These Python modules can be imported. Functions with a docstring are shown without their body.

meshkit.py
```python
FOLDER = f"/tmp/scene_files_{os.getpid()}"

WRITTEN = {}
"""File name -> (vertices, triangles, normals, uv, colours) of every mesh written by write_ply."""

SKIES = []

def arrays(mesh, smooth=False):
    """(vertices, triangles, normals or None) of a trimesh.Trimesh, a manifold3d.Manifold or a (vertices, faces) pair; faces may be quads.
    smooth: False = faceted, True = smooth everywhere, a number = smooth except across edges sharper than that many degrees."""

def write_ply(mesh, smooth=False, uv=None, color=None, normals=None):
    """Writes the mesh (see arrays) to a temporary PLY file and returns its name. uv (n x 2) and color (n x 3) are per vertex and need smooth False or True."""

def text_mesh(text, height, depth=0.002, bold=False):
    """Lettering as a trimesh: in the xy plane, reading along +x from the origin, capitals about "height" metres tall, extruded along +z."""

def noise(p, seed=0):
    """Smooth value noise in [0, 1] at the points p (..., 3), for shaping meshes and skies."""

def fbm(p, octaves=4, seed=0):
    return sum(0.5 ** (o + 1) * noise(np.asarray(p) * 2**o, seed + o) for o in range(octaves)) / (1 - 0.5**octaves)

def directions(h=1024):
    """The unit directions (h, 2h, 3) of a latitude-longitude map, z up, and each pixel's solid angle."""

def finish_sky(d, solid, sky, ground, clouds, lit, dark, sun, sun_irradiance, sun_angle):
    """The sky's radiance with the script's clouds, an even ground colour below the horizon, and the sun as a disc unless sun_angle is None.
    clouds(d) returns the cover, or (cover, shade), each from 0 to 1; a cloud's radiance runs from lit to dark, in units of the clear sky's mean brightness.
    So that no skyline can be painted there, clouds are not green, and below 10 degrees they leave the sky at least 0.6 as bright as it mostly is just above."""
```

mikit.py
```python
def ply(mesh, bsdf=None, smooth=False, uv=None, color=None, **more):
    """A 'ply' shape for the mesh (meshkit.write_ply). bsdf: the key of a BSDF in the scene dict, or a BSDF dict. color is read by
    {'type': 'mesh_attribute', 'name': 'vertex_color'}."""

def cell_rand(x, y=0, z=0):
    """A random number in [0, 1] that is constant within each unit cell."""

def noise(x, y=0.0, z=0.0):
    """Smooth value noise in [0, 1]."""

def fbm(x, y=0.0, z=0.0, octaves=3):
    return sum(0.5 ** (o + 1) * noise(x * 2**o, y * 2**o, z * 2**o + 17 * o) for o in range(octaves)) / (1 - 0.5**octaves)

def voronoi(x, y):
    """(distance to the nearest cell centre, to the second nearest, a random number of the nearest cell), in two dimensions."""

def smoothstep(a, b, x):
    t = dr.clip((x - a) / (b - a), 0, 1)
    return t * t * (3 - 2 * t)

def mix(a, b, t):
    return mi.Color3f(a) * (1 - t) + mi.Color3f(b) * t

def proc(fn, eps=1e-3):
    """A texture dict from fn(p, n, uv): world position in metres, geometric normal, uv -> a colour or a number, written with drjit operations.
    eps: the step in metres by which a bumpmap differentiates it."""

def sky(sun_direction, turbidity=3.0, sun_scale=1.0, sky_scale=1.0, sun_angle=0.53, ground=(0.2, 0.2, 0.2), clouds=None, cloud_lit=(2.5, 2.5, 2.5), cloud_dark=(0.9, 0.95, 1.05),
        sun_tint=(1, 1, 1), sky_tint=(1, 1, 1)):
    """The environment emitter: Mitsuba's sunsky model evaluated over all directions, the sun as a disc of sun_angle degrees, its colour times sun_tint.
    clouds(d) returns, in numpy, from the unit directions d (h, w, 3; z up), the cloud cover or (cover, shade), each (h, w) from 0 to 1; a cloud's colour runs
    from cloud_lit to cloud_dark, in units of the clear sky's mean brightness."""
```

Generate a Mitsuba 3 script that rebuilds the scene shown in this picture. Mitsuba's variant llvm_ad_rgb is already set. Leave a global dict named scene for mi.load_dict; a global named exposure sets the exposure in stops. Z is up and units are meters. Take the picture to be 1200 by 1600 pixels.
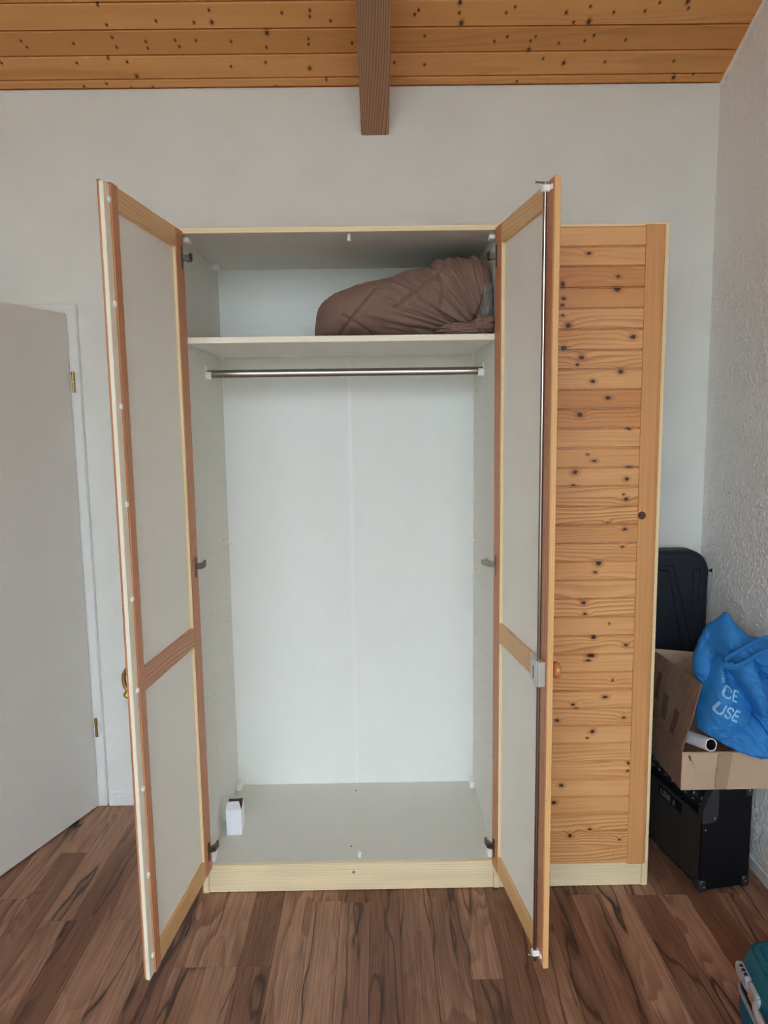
import math, random
import numpy as np, trimesh, drjit as dr, mitsuba as mi, mikit, meshkit
from mikit import proc, noise, fbm, smoothstep, mix, cell_rand
from scipy.spatial import ConvexHull
from shapely.geometry import Polygon, box as sbox
random.seed(7)
R = np.random.default_rng(11)
T = mi.ScalarTransform4f
scene, labels = {}, {}

# ------------------------------------------------------------------ camera, light, exposure
CAM = np.array([0.60958, -2.30045, 1.58070])
FWD = np.array([0.00724986, 0.99192569, -0.12661306])
UPV = np.array([0.01459922, 0.12649790, 0.99185944])
scene['camera'] = {'type': 'perspective', 'fov': 2 * math.degrees(math.atan(600 / 1147.926)), 'fov_axis': 'x', 'near_clip': 0.05,
                   'to_world': T().look_at(origin=CAM.tolist(), target=(CAM + FWD).tolist(), up=UPV.tolist())}
scene['sky'] = mikit.sky((0.35, 0.75, 0.55), turbidity=4.0, sun_scale=0.0, sky_scale=1.0, ground=(0.32, 0.31, 0.28),
                         clouds=lambda d: 0.85 + 0 * d[..., 0], cloud_lit=(1.21, 1.37, 1.42), cloud_dark=(1.21, 1.37, 1.42))
exposure = 5.5

# ------------------------------------------------------------------ helpers
def numbered(name):
    if not any(k == name or k.startswith(name + '__') for k in scene) and name not in labels:
        return name
    i = 1
    while f'{name}_{i:03d}' in USED: i += 1
    return f'{name}_{i:03d}'
USED = set()
def obj(name, mesh, mat, parent=None, smooth=False, uv=None, **lab):
    key = (parent + '__' if parent else '') + name
    base, i = key, 0
    while key in USED:
        i += 1; key = f'{base}_{i:03d}'
    USED.add(key)
    scene[key] = mikit.ply(mesh, mat, smooth=smooth, uv=uv)
    if lab: labels[key] = lab
    return key
def thing(name, label, cat, group=None):
    key, i = name, 0
    while key in USED:
        i += 1; key = f'{name}_{i:03d}'
    USED.add(key)
    labels[key] = {'label': label, 'category': cat}
    if group: labels[key]['group'] = group
    return key
def partkey(parent, name):
    key = base = parent + '__' + name; i = 0
    while key in USED:
        i += 1; key = f'{base}_{i:03d}'
    USED.add(key); return key
def join(*ms):
    return trimesh.util.concatenate([m for m in ms])
def hull(pts):
    pts = np.asarray(pts, float); h = ConvexHull(pts)
    m = trimesh.Trimesh(pts, h.simplices, process=False); m.remove_unreferenced_vertices()
    n = m.face_normals; c = pts.mean(0)
    flip = ((m.triangles_center - c) * n).sum(1) < 0
    f = m.faces.copy(); f[flip] = f[flip][:, ::-1]
    return trimesh.Trimesh(m.vertices, f, process=False)
_cb = {}
def cbox(lo, hi, c=0.0015):
    """box with chamfered edges, from corner lo to corner hi"""
    lo, hi = np.minimum(lo, hi).astype(float), np.maximum(lo, hi).astype(float)
    mid, h = (lo + hi) / 2, (hi - lo) / 2
    c = min(c, *(h * 0.45))
    if 't' not in _cb:
        p, tag = [], []
        for s in np.ndindex(2, 2, 2):
            s = np.array(s) * 2 - 1
            for a in range(3):
                q = s * 0.9; q = q.astype(float); q[a] = s[a]; p.append(q); t = s.copy().astype(float); tag.append((t, a))
        m = hull(p); order = [int(np.argmin(((np.array(p) - v) ** 2).sum(1))) for v in m.vertices]
        _cb['t'] = ([tag[i] for i in order], m.faces)
    tags, f = _cb['t']
    v = []
    for s, a in tags:
        q = s * (h - c); q[a] = s[a] * h[a]; v.append(mid + q)
    return trimesh.Trimesh(np.array(v), f, process=False)
def bx(lo, hi):
    lo, hi = np.array(lo, float), np.array(hi, float)
    m = trimesh.creation.box(np.abs(hi - lo)); m.apply_translation((lo + hi) / 2); return m
def frame_mesh(m, o, ex, ey, ez):
    M = np.eye(4); M[:3, 0], M[:3, 1], M[:3, 2], M[:3, 3] = ex, ey, ez, o
    m = m.copy(); v = m.vertices @ M[:3, :3].T + M[:3, 3]
    f = m.faces if np.linalg.det(M[:3, :3]) > 0 else m.faces[:, ::-1]
    return trimesh.Trimesh(v, f, process=False)
def cyl(p0, p1, r, n=20, r1=None):
    p0, p1 = np.array(p0, float), np.array(p1, float); d = p1 - p0; L = np.linalg.norm(d); d /= L
    a = np.cross(d, [0, 0, 1] if abs(d[2]) < .9 else [1, 0, 0]); a /= np.linalg.norm(a); b = np.cross(d, a)
    t = np.arange(n) / n * 2 * np.pi
    ring = np.cos(t)[:, None] * a + np.sin(t)[:, None] * b
    r1 = r if r1 is None else r1
    return loft([p0 + ring * r, p1 + ring * r1])
def loft(rings, cap=True, closed=True):
    n = len(rings[0]); v = np.vstack(rings); f = []
    for k in range(len(rings) - 1):
        for i in range(n if closed else n - 1):
            a, b = k * n + i, k * n + (i + 1) % n
            f += [[a, b, b + n], [a, b + n, a + n]]
    if cap:
        for k, rev in ((0, True), (len(rings) - 1, False)):
            c = len(v); v = np.vstack([v, rings[k].mean(0)])
            for i in range(n):
                t = [k * n + i, k * n + (i + 1) % n, c]; f.append(t[::-1] if rev else t)
    m = trimesh.Trimesh(v, np.array(f), process=False)
    if closed and cap and m.volume < 0: m = trimesh.Trimesh(v, np.array(f)[:, ::-1], process=False)
    return m
def lathe(profile, o, ax, n=32):
    """profile [(radius, height)] about axis ax from o"""
    ax = np.array(ax, float); ax /= np.linalg.norm(ax)
    a = np.cross(ax, [0, 0, 1] if abs(ax[2]) < .9 else [1, 0, 0]); a /= np.linalg.norm(a); b = np.cross(ax, a)
    t = np.arange(n) / n * 2 * np.pi; ring = np.cos(t)[:, None] * a + np.sin(t)[:, None] * b
    return loft([np.array(o) + ring * max(r, 1e-5) + ax * h for r, h in profile])
def tube(path, r, n=10, flat=None):
    """sweep of a circle (or of an ellipse: flat = (half size across, half size along up, up vector))"""
    p = np.array(path, float); t = np.gradient(p, axis=0); t /= np.linalg.norm(t, axis=1, keepdims=True)
    th = np.arange(n) / n * 2 * np.pi; rings = []
    up = np.array([0, 0, 1.0]) if flat is None else np.array(flat[2], float)
    last = None
    for k in range(len(p)):
        u = up if flat is not None else (last if last is not None else (np.array([0, 0, 1.0]) if abs(t[k][2]) < .9 else np.array([1.0, 0, 0])))
        u = u - t[k] * (u @ t[k]); u /= np.linalg.norm(u); s = np.cross(t[k], u); last = u
        ra, rb = (r, r) if flat is None else flat[:2]
        rings.append(p[k] + np.cos(th)[:, None] * s * ra + np.sin(th)[:, None] * u * rb)
    return loft(rings)
def rrect(w, h, r, n=8):
    """rounded rectangle outline centred on 0, counter-clockwise"""
    r = max(min(r, w / 2 - 1e-4, h / 2 - 1e-4), 1e-4); out = []
    for cx, cy, a0 in ((w/2-r, h/2-r, 0), (-w/2+r, h/2-r, 90), (-w/2+r, -h/2+r, 180), (w/2-r, -h/2+r, 270)):
        for k in range(n + 1):
            a = math.radians(a0 + 90 * k / n); out.append((cx + r * math.cos(a), cy + r * math.sin(a)))
    return np.array(out)
def rounded_slab(w, h, R_, d, e, n=8, m=5):
    """rounded rectangle w x h in the xy plane, thickness d along z from 0, both rims rounded by e"""
    rings = []
    for k in range(m + 1):
        a = math.pi / 2 * (1 - k / m); i = e * (1 - math.cos(a)); z = e * (1 - math.sin(a))
        q = rrect(w - 2*i, h - 2*i, R_ - i, n); rings.append(np.c_[q, np.full(len(q), z)])
    for k in range(m + 1):
        a = math.pi / 2 * k / m; i = e * (1 - math.cos(a)); z = d - e * (1 - math.sin(a))
        q = rrect(w - 2*i, h - 2*i, R_ - i, n); rings.append(np.c_[q, np.full(len(q), z)])
    return loft(rings)
def smooth_path(pts, n=40, closed=False):
    from scipy.interpolate import CubicSpline
    p = np.array(pts, float); p = np.vstack([p, p[:1]]) if closed else p
    s = np.r_[0, np.cumsum(np.linalg.norm(np.diff(p, axis=0), axis=1))]
    cs = CubicSpline(s, p, bc_type='periodic' if closed else 'natural')
    return cs(np.linspace(0, s[-1], n, endpoint=not closed))
def seeded(m, a=None, b=None):
    return np.tile([R.random() if a is None else a, R.random() if b is None else b], (len(m.vertices), 1))
def text(s, h, o, ex, ey, depth=0.001, bold=True):
    t = meshkit.text_mesh(s, h, depth, bold); ex, ey = np.array(ex, float), np.array(ey, float)
    return frame_mesh(t, np.array(o, float), ex, ey, np.cross(ex, ey))

# ------------------------------------------------------------------ materials
def tw(d): return {'type': 'twosided', 'bsdf': d}
def pr(col, rough=0.5, spec=0.4, metal=0.0, **k):
    c = col if isinstance(col, dict) else {'type': 'rgb', 'value': list(col)}
    return {'type': 'principled', 'base_color': c, 'roughness': rough, 'specular': spec, 'metallic': metal, **k}
def mat(name, d, bump=None, scale=1.0, eps=1e-3):
    if bump is not None:
        d = {'type': 'bumpmap', 'arbitrary': proc(bump, eps), 'scale': scale, 'bsdf': d}
    scene[name] = tw(d); return name

def knots_of(K):
    def f(a, b, big=1.0):
        """dark heart and brown halo of listed knots (a, b, radius along, radius across)"""
        d2 = mi.Float(99.0)
        for (ka, kb, ra, rb) in K:
            d2 = dr.minimum(d2, dr.square((a - ka) / ra) + dr.square((b - kb) / rb))
        return dr.sqrt(d2)
    return f
def grain(a, b, seed, F=55.0, wob=1.5, stretch=1.3):
    """growth-ring lines of a flat-sawn board: a along the grain, b across (metres) -> 0..1, 1 in the dark late wood"""
    w = fbm(a * stretch + seed * 37.0, b * 9.0 + seed * 91.0, seed * 13.0, 3)
    v = b * F + (w - 0.5) * 2 * wob * 4.0 + seed * 7.0
    s = v - dr.floor(v)
    return smoothstep(0.25, 0.92, s) * (1 - smoothstep(0.92, 1.0, s))
def fine(a, b, k=350.0):
    return fbm(a * 6.0, b * k, 3.0, 2)

DK = [(1.252,2.063,.009,.006),(1.342,1.995,.008,.006),(1.340,1.957,.014,.009),(1.178,1.932,.009,.006),(1.174,1.913,.008,.006),(1.174,1.974,.01,.012),(1.176,1.882,.007,.005),
 (1.194,1.852,.013,.010),(1.392,1.816,.012,.008),(1.182,1.786,.013,.008),(1.236,1.756,.012,.008),(1.224,1.735,.007,.005),(1.358,1.712,.011,.008),(1.272,1.684,.010,.007),(1.321,1.634,.011,.008),
 (1.235,1.583,.012,.009),(1.386,1.539,.010,.004),(1.282,1.44,.011,.005),(1.261,1.46,.006,.004),(1.389,1.536,.006,.003),(1.223,1.406,.012,.009),(1.385,1.382,.009,.007),(1.219,1.365,.009,.004),(1.392,1.42,.012,.005),
 (1.377,1.334,.005,.004),(1.385,1.319,.010,.007),(1.329,1.246,.008,.003),(1.384,1.224,.009,.006),(1.378,1.168,.007,.004),(1.303,1.115,.012,.009),(1.293,1.087,.008,.005),(1.258,.988,.011,.007),
 (1.264,.952,.008,.005),(1.342,.919,.004,.004),(1.293,.874,.010,.007),(1.398,.847,.009,.006),(1.286,.813,.016,.008),(1.277,.798,.012,.005),(1.358,.73,.005,.005),(1.335,.674,.012,.006),(1.231,.65,.008,.006),(1.242,.638,.008,.003),
 (1.18,.598,.009,.006),(1.398,.603,.008,.005),(1.297,.558,.010,.008),(1.28,.536,.006,.004),(1.417,.446,.006,.006),(1.416,.42,.006,.005),(1.198,.373,.010,.008),(1.174,.314,.010,.008),(1.296,.217,.010,.005),(1.23,.196,.010,.008),(1.395,.179,.005,.004)]
dk = knots_of([(x, z, a * .86, b * .86) for x, z, a, b in DK])
def f_board(p, n, uv):                                             # front boards: grain runs along x
    s = uv.x
    d = dk(p.x, p.z)
    pull = 0.012 * dr.exp(-0.10 * d * d)
    g = grain(p.x, p.z + pull, s, 78.0, 1.25, 1.5)
    tone = fbm(p.x * 3 + s * 31, p.z * 40 + s * 17, 0.0, 2)
    c = mix((0.645, 0.305, 0.112), (0.735, 0.41, 0.178), tone)
    c = mix(c, (0.53, 0.205, 0.064), 0.70 * smoothstep(0.45, 0.95, uv.y))
    c = mix(c, (0.42, 0.155, 0.048), 0.80 * g * smoothstep(0.3, 0.75, fbm(p.x * 1.5 + s * 5, p.z * 14 + s * 3, s, 2)))
    c *= 0.93 + 0.14 * fine(p.x, p.z)
    c = mix(c, (0.36, 0.13, 0.04), 0.55 * (1 - smoothstep(1.0, 2.6, d + 0.5 * (fbm(p.x * 90, p.z * 90, 0.0, 2) - .5))))
    return mix(c, (0.060, 0.022, 0.014), 1 - smoothstep(0.60, 1.05, d + 0.5 * (fbm(p.x * 200, p.z * 200, 0.0, 2) - .5)))
CK = [(-0.284,0.332),(-0.28,0.261),(-0.278,0.215),(0.074,0.31),(0.074,0.267),(0.014,0.267),(-0.111,0.274),(-0.418,0.193),(-0.583,0.181),(-0.593,0.205),(-0.275,0.177),(-0.168,0.198),(-0.169,0.173),(-0.066,0.202),(-0.058,0.178),
 (0.005,0.2),(0.252,0.226),(0.242,0.171),(0.124,0.195),(0.392,0.202),(0.39,0.182),(0.406,0.306),(0.404,0.284),(0.312,0.298),(0.472,0.268),(0.541,0.184),(-0.32,0.134),(-0.258,0.119),(-0.243,0.06),(0.105,0.096),(0.231,0.112),(0.385,0.086),
 (-0.437,0.117),(-0.701,0.12),(-0.363,0.029),(-0.198,0.013),(-0.279,0.01),(-0.449,0.019),(0.257,0.011),(0.441,0.036),(0.901,0.328),(0.902,0.292),(0.913,0.255),(0.766,0.303),(0.754,0.288),(1.085,0.311),(1.059,0.291),(1.26,0.289),
 (1.335,0.31),(1.419,0.289),(1.344,0.256),(1.293,0.254),(1.522,0.292),(1.653,0.324),(1.664,0.301),(1.561,0.321),(0.792,0.209),(1.077,0.203),(1.035,0.185),(1.16,0.187),(1.175,0.202),(1.161,0.152),(1.261,0.176),(1.376,0.205),(1.349,0.184),
 (1.491,0.186),(1.444,0.1),(1.297,0.097),(1.219,0.116),(0.797,0.096),(0.689,0.106),(1.692,0.101),(1.142,0.021),(1.717,0.032),(1.785,0.044)]
BIG = {(0.252,0.226):1.7,(-0.243,0.06):1.6,(0.385,0.086):1.5,(0.902,0.328):1.6,(0.901,0.328):1.6,(0.913,0.255):1.9,(1.344,0.256):1.9,(1.161,0.152):1.7,(1.297,0.097):1.6,(1.653,0.324):1.7,(1.717,0.032):1.6,(0.074,0.267):1.5,(1.26,0.289):1.2}
ck = knots_of([(x, s, 0.0042 * BIG.get((x, s), 1.0), 0.0062 * BIG.get((x, s), 1.0)) for x, s in CK])
SL = 0.45; SLN = math.hypot(1, SL)
def f_ceiling(p, n, uv):
    s = uv.x; b = (0.6 - p.y) * SLN
    d = ck(p.x, b)
    g = grain(p.x, b + 0.008 * dr.exp(-0.1 * d * d), s, 38.0, 1.2, 0.9)
    tone = fbm(p.x * 1.5 + s * 31, b * 25 + s * 17, 0.0, 2)
    c = mix((0.66, 0.30, 0.098), (0.74, 0.36, 0.132), tone)
    c = mix(c, (0.56, 0.24, 0.072), 0.7 * smoothstep(0.5, 1.0, uv.y))
    c = mix(c, (0.36, 0.14, 0.035), 0.42 * g * smoothstep(0.45, 0.8, fbm(p.x * 1.2 + s * 5, b * 12 + s * 3, s, 2)))
    c *= 0.95 + 0.1 * fine(p.x, b)
    far = 1 - smoothstep(0.36, 0.42, b)
    c = mix(c, (0.27, 0.10, 0.03), 0.5 * far * (1 - smoothstep(0.9, 2.2, d)))
    return mix(c, (0.045, 0.02, 0.012), 0.9 * far * (1 - smoothstep(0.6, 1.0, d)))
def wood(lo, hi, dark, along, across, F, wob=1.0, amt=0.6, stretch=1.3):
    """along / across: functions of p giving the coordinates with and across the grain"""
    def f(p, n, uv):
        a, b, s = along(p), across(p), uv.x
        g = grain(a, b, s, F, wob, stretch)
        c = mix(lo, hi, fbm(a * 2 + s * 31, b * 30 + s * 7, 0.0, 2))
        c = mix(c, dark, amt * g)
        return c * (0.92 + 0.16 * fine(a, b))
    return f
def f_floor(p, n, uv):                                             # walnut strips, grain along y
    s, t = uv.x, uv.y
    a, b = p.y, p.x
    w = fbm(a * 1.7 + s * 53, b * 9 + s * 29, s * 19, 3)
    w2 = fbm(a * 5 + s * 11, b * 26 + s * 71, s * 5, 3)
    v = b * 16 + w * 9.5 + w2 * 1.1
    sv = v - dr.floor(v)
    ring = smoothstep(0.15, 0.9, sv) * (1 - smoothstep(0.93, 1.0, sv))
    c = mix((0.185, 0.090, 0.056), (0.355, 0.200, 0.130), smoothstep(0.25, 0.75, 0.55 * t + 0.45 * fbm(a * 2.2 + s * 3, b * 14 + s * 9, 2.0, 2)))
    c = mix(c, (0.150, 0.066, 0.040), (0.45 + 0.2 * t) * ring * smoothstep(0.25, 0.6, fbm(a * 1.3 + s * 7, b * 12 + s * 3, 5.0, 2)))
    band = fbm(a * 1.0 + s * 23, b * 11 + s * 41, 9.0, 3)                        # black heart veins
    vein = (1 - smoothstep(0.0, 0.030, dr.abs(band + 0.25 * (w2 - .5) - 0.53)))
    vein2 = (1 - smoothstep(0.0, 0.10, dr.abs(band + 0.2 * (w2 - .5) - 0.56))) * smoothstep(0.35, 0.7, fbm(a * 2 + s * 13, b * 20, 1.0, 2))
    c = mix(c, (0.055, 0.030, 0.024), 0.70 * vein + 0.42 * vein2)
    st = fbm(a * 9 + s * 17, b * 420, 7.0, 2)
    return c * (0.66 + 0.68 * st)
def woodchip(k, seed):
    def f(p, n, uv):
        q = p.x * (1 - dr.abs(n.x)) + p.y * dr.abs(n.x)
        return fbm(q * k, p.z * k * 0.75, seed, 3)
    return f
def f_wall(p, n, uv): return mix((0.735, 0.745, 0.715), (0.785, 0.795, 0.765), fbm(p.x * 6 + p.y * 6, p.z * 6, 0.0, 2))

mat('m_wall', pr(proc(f_wall), 0.9, 0.1), woodchip(95.0, 1.0), 0.0060, 1.2e-3)
mat('m_wall_rough', pr((0.74, 0.73, 0.71), 0.8, 0.15), woodchip(125.0, 4.0), 0.0085, 1.0e-3)
mat('m_plain_wall', pr((0.74, 0.73, 0.71), 0.8, 0.15))
mat('m_white', pr((0.71, 0.725, 0.725), 0.45))
mat('m_plaster', pr((0.80, 0.79, 0.76), 0.9))
mat('m_crack', pr((0.10, 0.10, 0.11), 0.9))
mat('m_roomdoor', pr((0.66, 0.645, 0.61), 0.5))
mat('m_floor', pr(proc(f_floor), 0.45, 0.25))
mat('m_ceiling', pr(proc(f_ceiling), 0.5, 0.3))
mat('m_board', pr(proc(f_board), 0.42, 0.4))
mat('m_beam', pr(proc(wood((0.37, 0.205, 0.120), (0.43, 0.25, 0.155), (0.175, 0.08, 0.045), lambda p: p.y, lambda p: p.x, 115.0, 1.7, 0.68, 0.7)), 0.6, 0.25))
mat('m_stile_red', pr(proc(wood((0.50, 0.215, 0.105), (0.56, 0.26, 0.135), (0.33, 0.115, 0.05), lambda p: p.z, lambda p: p.y + 0.6 * p.x, 95.0, 0.6, 0.55, 0.6)), 0.45, 0.4))
mat('m_stile_orange', pr(proc(wood((0.60, 0.285, 0.108), (0.63, 0.31, 0.125), (0.54, 0.24, 0.085), lambda p: p.z, lambda p: p.x + 0.8 * p.y, 60.0, 0.6, 0.35, 0.5)), 0.42, 0.4))
mat('m_edge_honey', pr(proc(wood((0.70, 0.385, 0.155), (0.80, 0.50, 0.235), (0.52, 0.25, 0.09), lambda p: p.z, lambda p: p.x + 0.5 * p.y, 170.0, 0.4, 0.45, 0.4)), 0.4, 0.4))
mat('m_rail', pr(proc(wood((0.635, 0.385, 0.178), (0.71, 0.455, 0.225), (0.48, 0.255, 0.105), lambda p: p.y, lambda p: p.z + 0.3 * p.x, 85.0, 0.9, 0.5, 1.2)), 0.45, 0.4))
mat('m_rail_red', pr(proc(wood((0.49, 0.225, 0.115), (0.56, 0.275, 0.15), (0.30, 0.11, 0.05), lambda p: p.y, lambda p: p.z + 0.3 * p.x, 110.0, 0.9, 0.6, 1.2)), 0.45, 0.4))
mat('m_pine_pale', pr(proc(wood((0.76, 0.625, 0.40), (0.83, 0.70, 0.47), (0.63, 0.47, 0.26), lambda p: p.x, lambda p: p.z + p.y, 120.0, 0.5, 0.45, 0.5)), 0.5, 0.3))
mat('m_pine_pale_v', pr(proc(wood((0.78, 0.62, 0.37), (0.84, 0.69, 0.44), (0.64, 0.45, 0.22), lambda p: p.z, lambda p: p.x + p.y, 160.0, 0.4, 0.4, 0.4)), 0.5, 0.3))
mat('m_cream', pr((0.80, 0.735, 0.60), 0.45))
mat('m_melamine', pr((0.635, 0.625, 0.575), 0.55, 0.3))
mat('m_backboard', pr((0.80, 0.81, 0.785), 0.6, 0.2))
mat('m_seam', pr((0.835, 0.83, 0.835), 0.5))
mat('m_panel', pr((0.77, 0.755, 0.695), 0.5, 0.3))
mat('m_plastic', pr((0.84, 0.84, 0.82), 0.35))
mat('m_chrome', {'type': 'roughconductor', 'material': 'Cr', 'alpha': 0.12})
mat('m_rod_steel', pr((0.34, 0.30, 0.275), 0.18, 0.5, 1.0))
mat('m_hinge', pr((0.20, 0.18, 0.16), 0.35, 0.5, 1.0))
mat('m_zinc', pr((0.66, 0.655, 0.63), 0.42, 0.5, 0.85))
mat('m_knot_dark', pr((0.075, 0.028, 0.018), 0.5))
mat('m_dark', pr((0.012, 0.012, 0.013), 0.6))
mat('m_knob', pr(proc(wood((0.50, 0.18, 0.05), (0.56, 0.22, 0.07), (0.32, 0.10, 0.025), lambda p: p.z, lambda p: p.x + p.y, 150.0, 0.5, 0.5, 3.0)), 0.2, 0.5, clearcoat=0.6, clearcoat_gloss=0.9))
mat('m_brass', pr((0.40, 0.27, 0.085), 0.35, 0.5, 0.9))
def f_quilt(p, n, uv): return mix((0.205, 0.130, 0.101), (0.245, 0.157, 0.123), fbm(p.x * 14, p.z * 14 + p.y * 9, 0.0, 3)) * (0.93 + 0.14 * fbm(p.x * 500, p.z * 500, p.y * 300, 2))
mat('m_quilt', pr(proc(f_quilt), 0.8, 0.1, sheen=0.3))
mat('m_lining', pr((0.20, 0.185, 0.18), 0.75, 0.15, sheen=0.2))
mat('m_case', pr((0.0125, 0.0175, 0.0265), 0.5, 0.3), lambda p, n, uv: fbm(p.x * 700, p.z * 700, p.y * 700, 2), 0.0006, 5e-4)
mat('m_groove', pr((0.004, 0.005, 0.007), 0.6))
mat('m_tolex', pr((0.0055, 0.0058, 0.008), 0.65, 0.16), lambda p, n, uv: fbm(p.x * 500, p.z * 500, p.y * 500, 2), 0.0008, 6e-4)
mat('m_grille', pr(proc(lambda p, n, uv: mix((0.020, 0.017, 0.015), (0.044, 0.038, 0.033), fbm(p.y * 700, p.z * 700, 0.0, 2))), 0.9, 0.1))
mat('m_cap', pr((0.020, 0.024, 0.031), 0.40, 0.5))
mat('m_ink', pr((0.36, 0.38, 0.42), 0.5))
mat('m_badge', pr((0.085, 0.083, 0.085), 0.4, 0.5))
def f_card(p, n, uv): return mix((0.455, 0.315, 0.22), (0.50, 0.352, 0.25), fbm(p.x * 30, p.z * 60, p.y * 30, 3))
mat('m_card', pr(proc(f_card), 0.85, 0.12))
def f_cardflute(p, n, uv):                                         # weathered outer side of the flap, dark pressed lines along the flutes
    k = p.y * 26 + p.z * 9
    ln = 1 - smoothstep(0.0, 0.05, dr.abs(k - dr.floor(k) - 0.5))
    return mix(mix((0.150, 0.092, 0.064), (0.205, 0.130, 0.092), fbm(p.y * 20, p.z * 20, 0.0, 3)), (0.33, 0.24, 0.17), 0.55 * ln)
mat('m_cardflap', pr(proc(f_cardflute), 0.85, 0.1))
mat('m_tape', pr((0.36, 0.235, 0.145), 0.35, 0.45))
mat('m_tape_dark', pr((0.105, 0.06, 0.042), 0.35, 0.45))
mat('m_bag', pr(proc(lambda p, n, uv: mix((0.020, 0.170, 0.47), (0.028, 0.198, 0.52), fbm(p.x * 60, p.z * 60, 0.0, 3))), 0.62, 0.3), lambda p, n, uv: fbm(p.x * 260, p.z * 260, p.y * 100, 2), 0.0007, 8e-4)
mat('m_print', pr((0.24, 0.49, 0.74), 0.6))
mat('m_paper', pr((0.72, 0.715, 0.75), 0.7))
mat('m_carton', pr((0.80, 0.82, 0.88), 0.5))
mat('m_carton_in', pr((0.22, 0.125, 0.085), 0.9))
mat('m_teal', pr((0.004, 0.098, 0.15), 0.42, 0.3))
mat('m_grey_plastic', pr((0.33, 0.34, 0.38), 0.4, 0.45))
mat('m_handle_film', pr((0.42, 0.40, 0.42), 0.18, 0.6))
mat('m_tan', pr((0.36, 0.215, 0.13), 0.5))

# ------------------------------------------------------------------ the room
YW, XR, XL, YF, ZC = 0.60, 1.905, -1.95, -4.2, 2.796
YR = -2.6; ZR = ZC + SL * (YW - YR)
ZF = ZR - SL * (YR - YF)
def zceil(y): return ZC + SL * (YW - y) if y > YR else ZR - SL * (YR - y)
def st(key, mesh, m, smooth=False, uv=None, parent=None):
    k = obj(key, mesh, m, parent, smooth, uv)
    if parent is None: labels[k] = {'kind': 'structure'}
    return k
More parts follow.
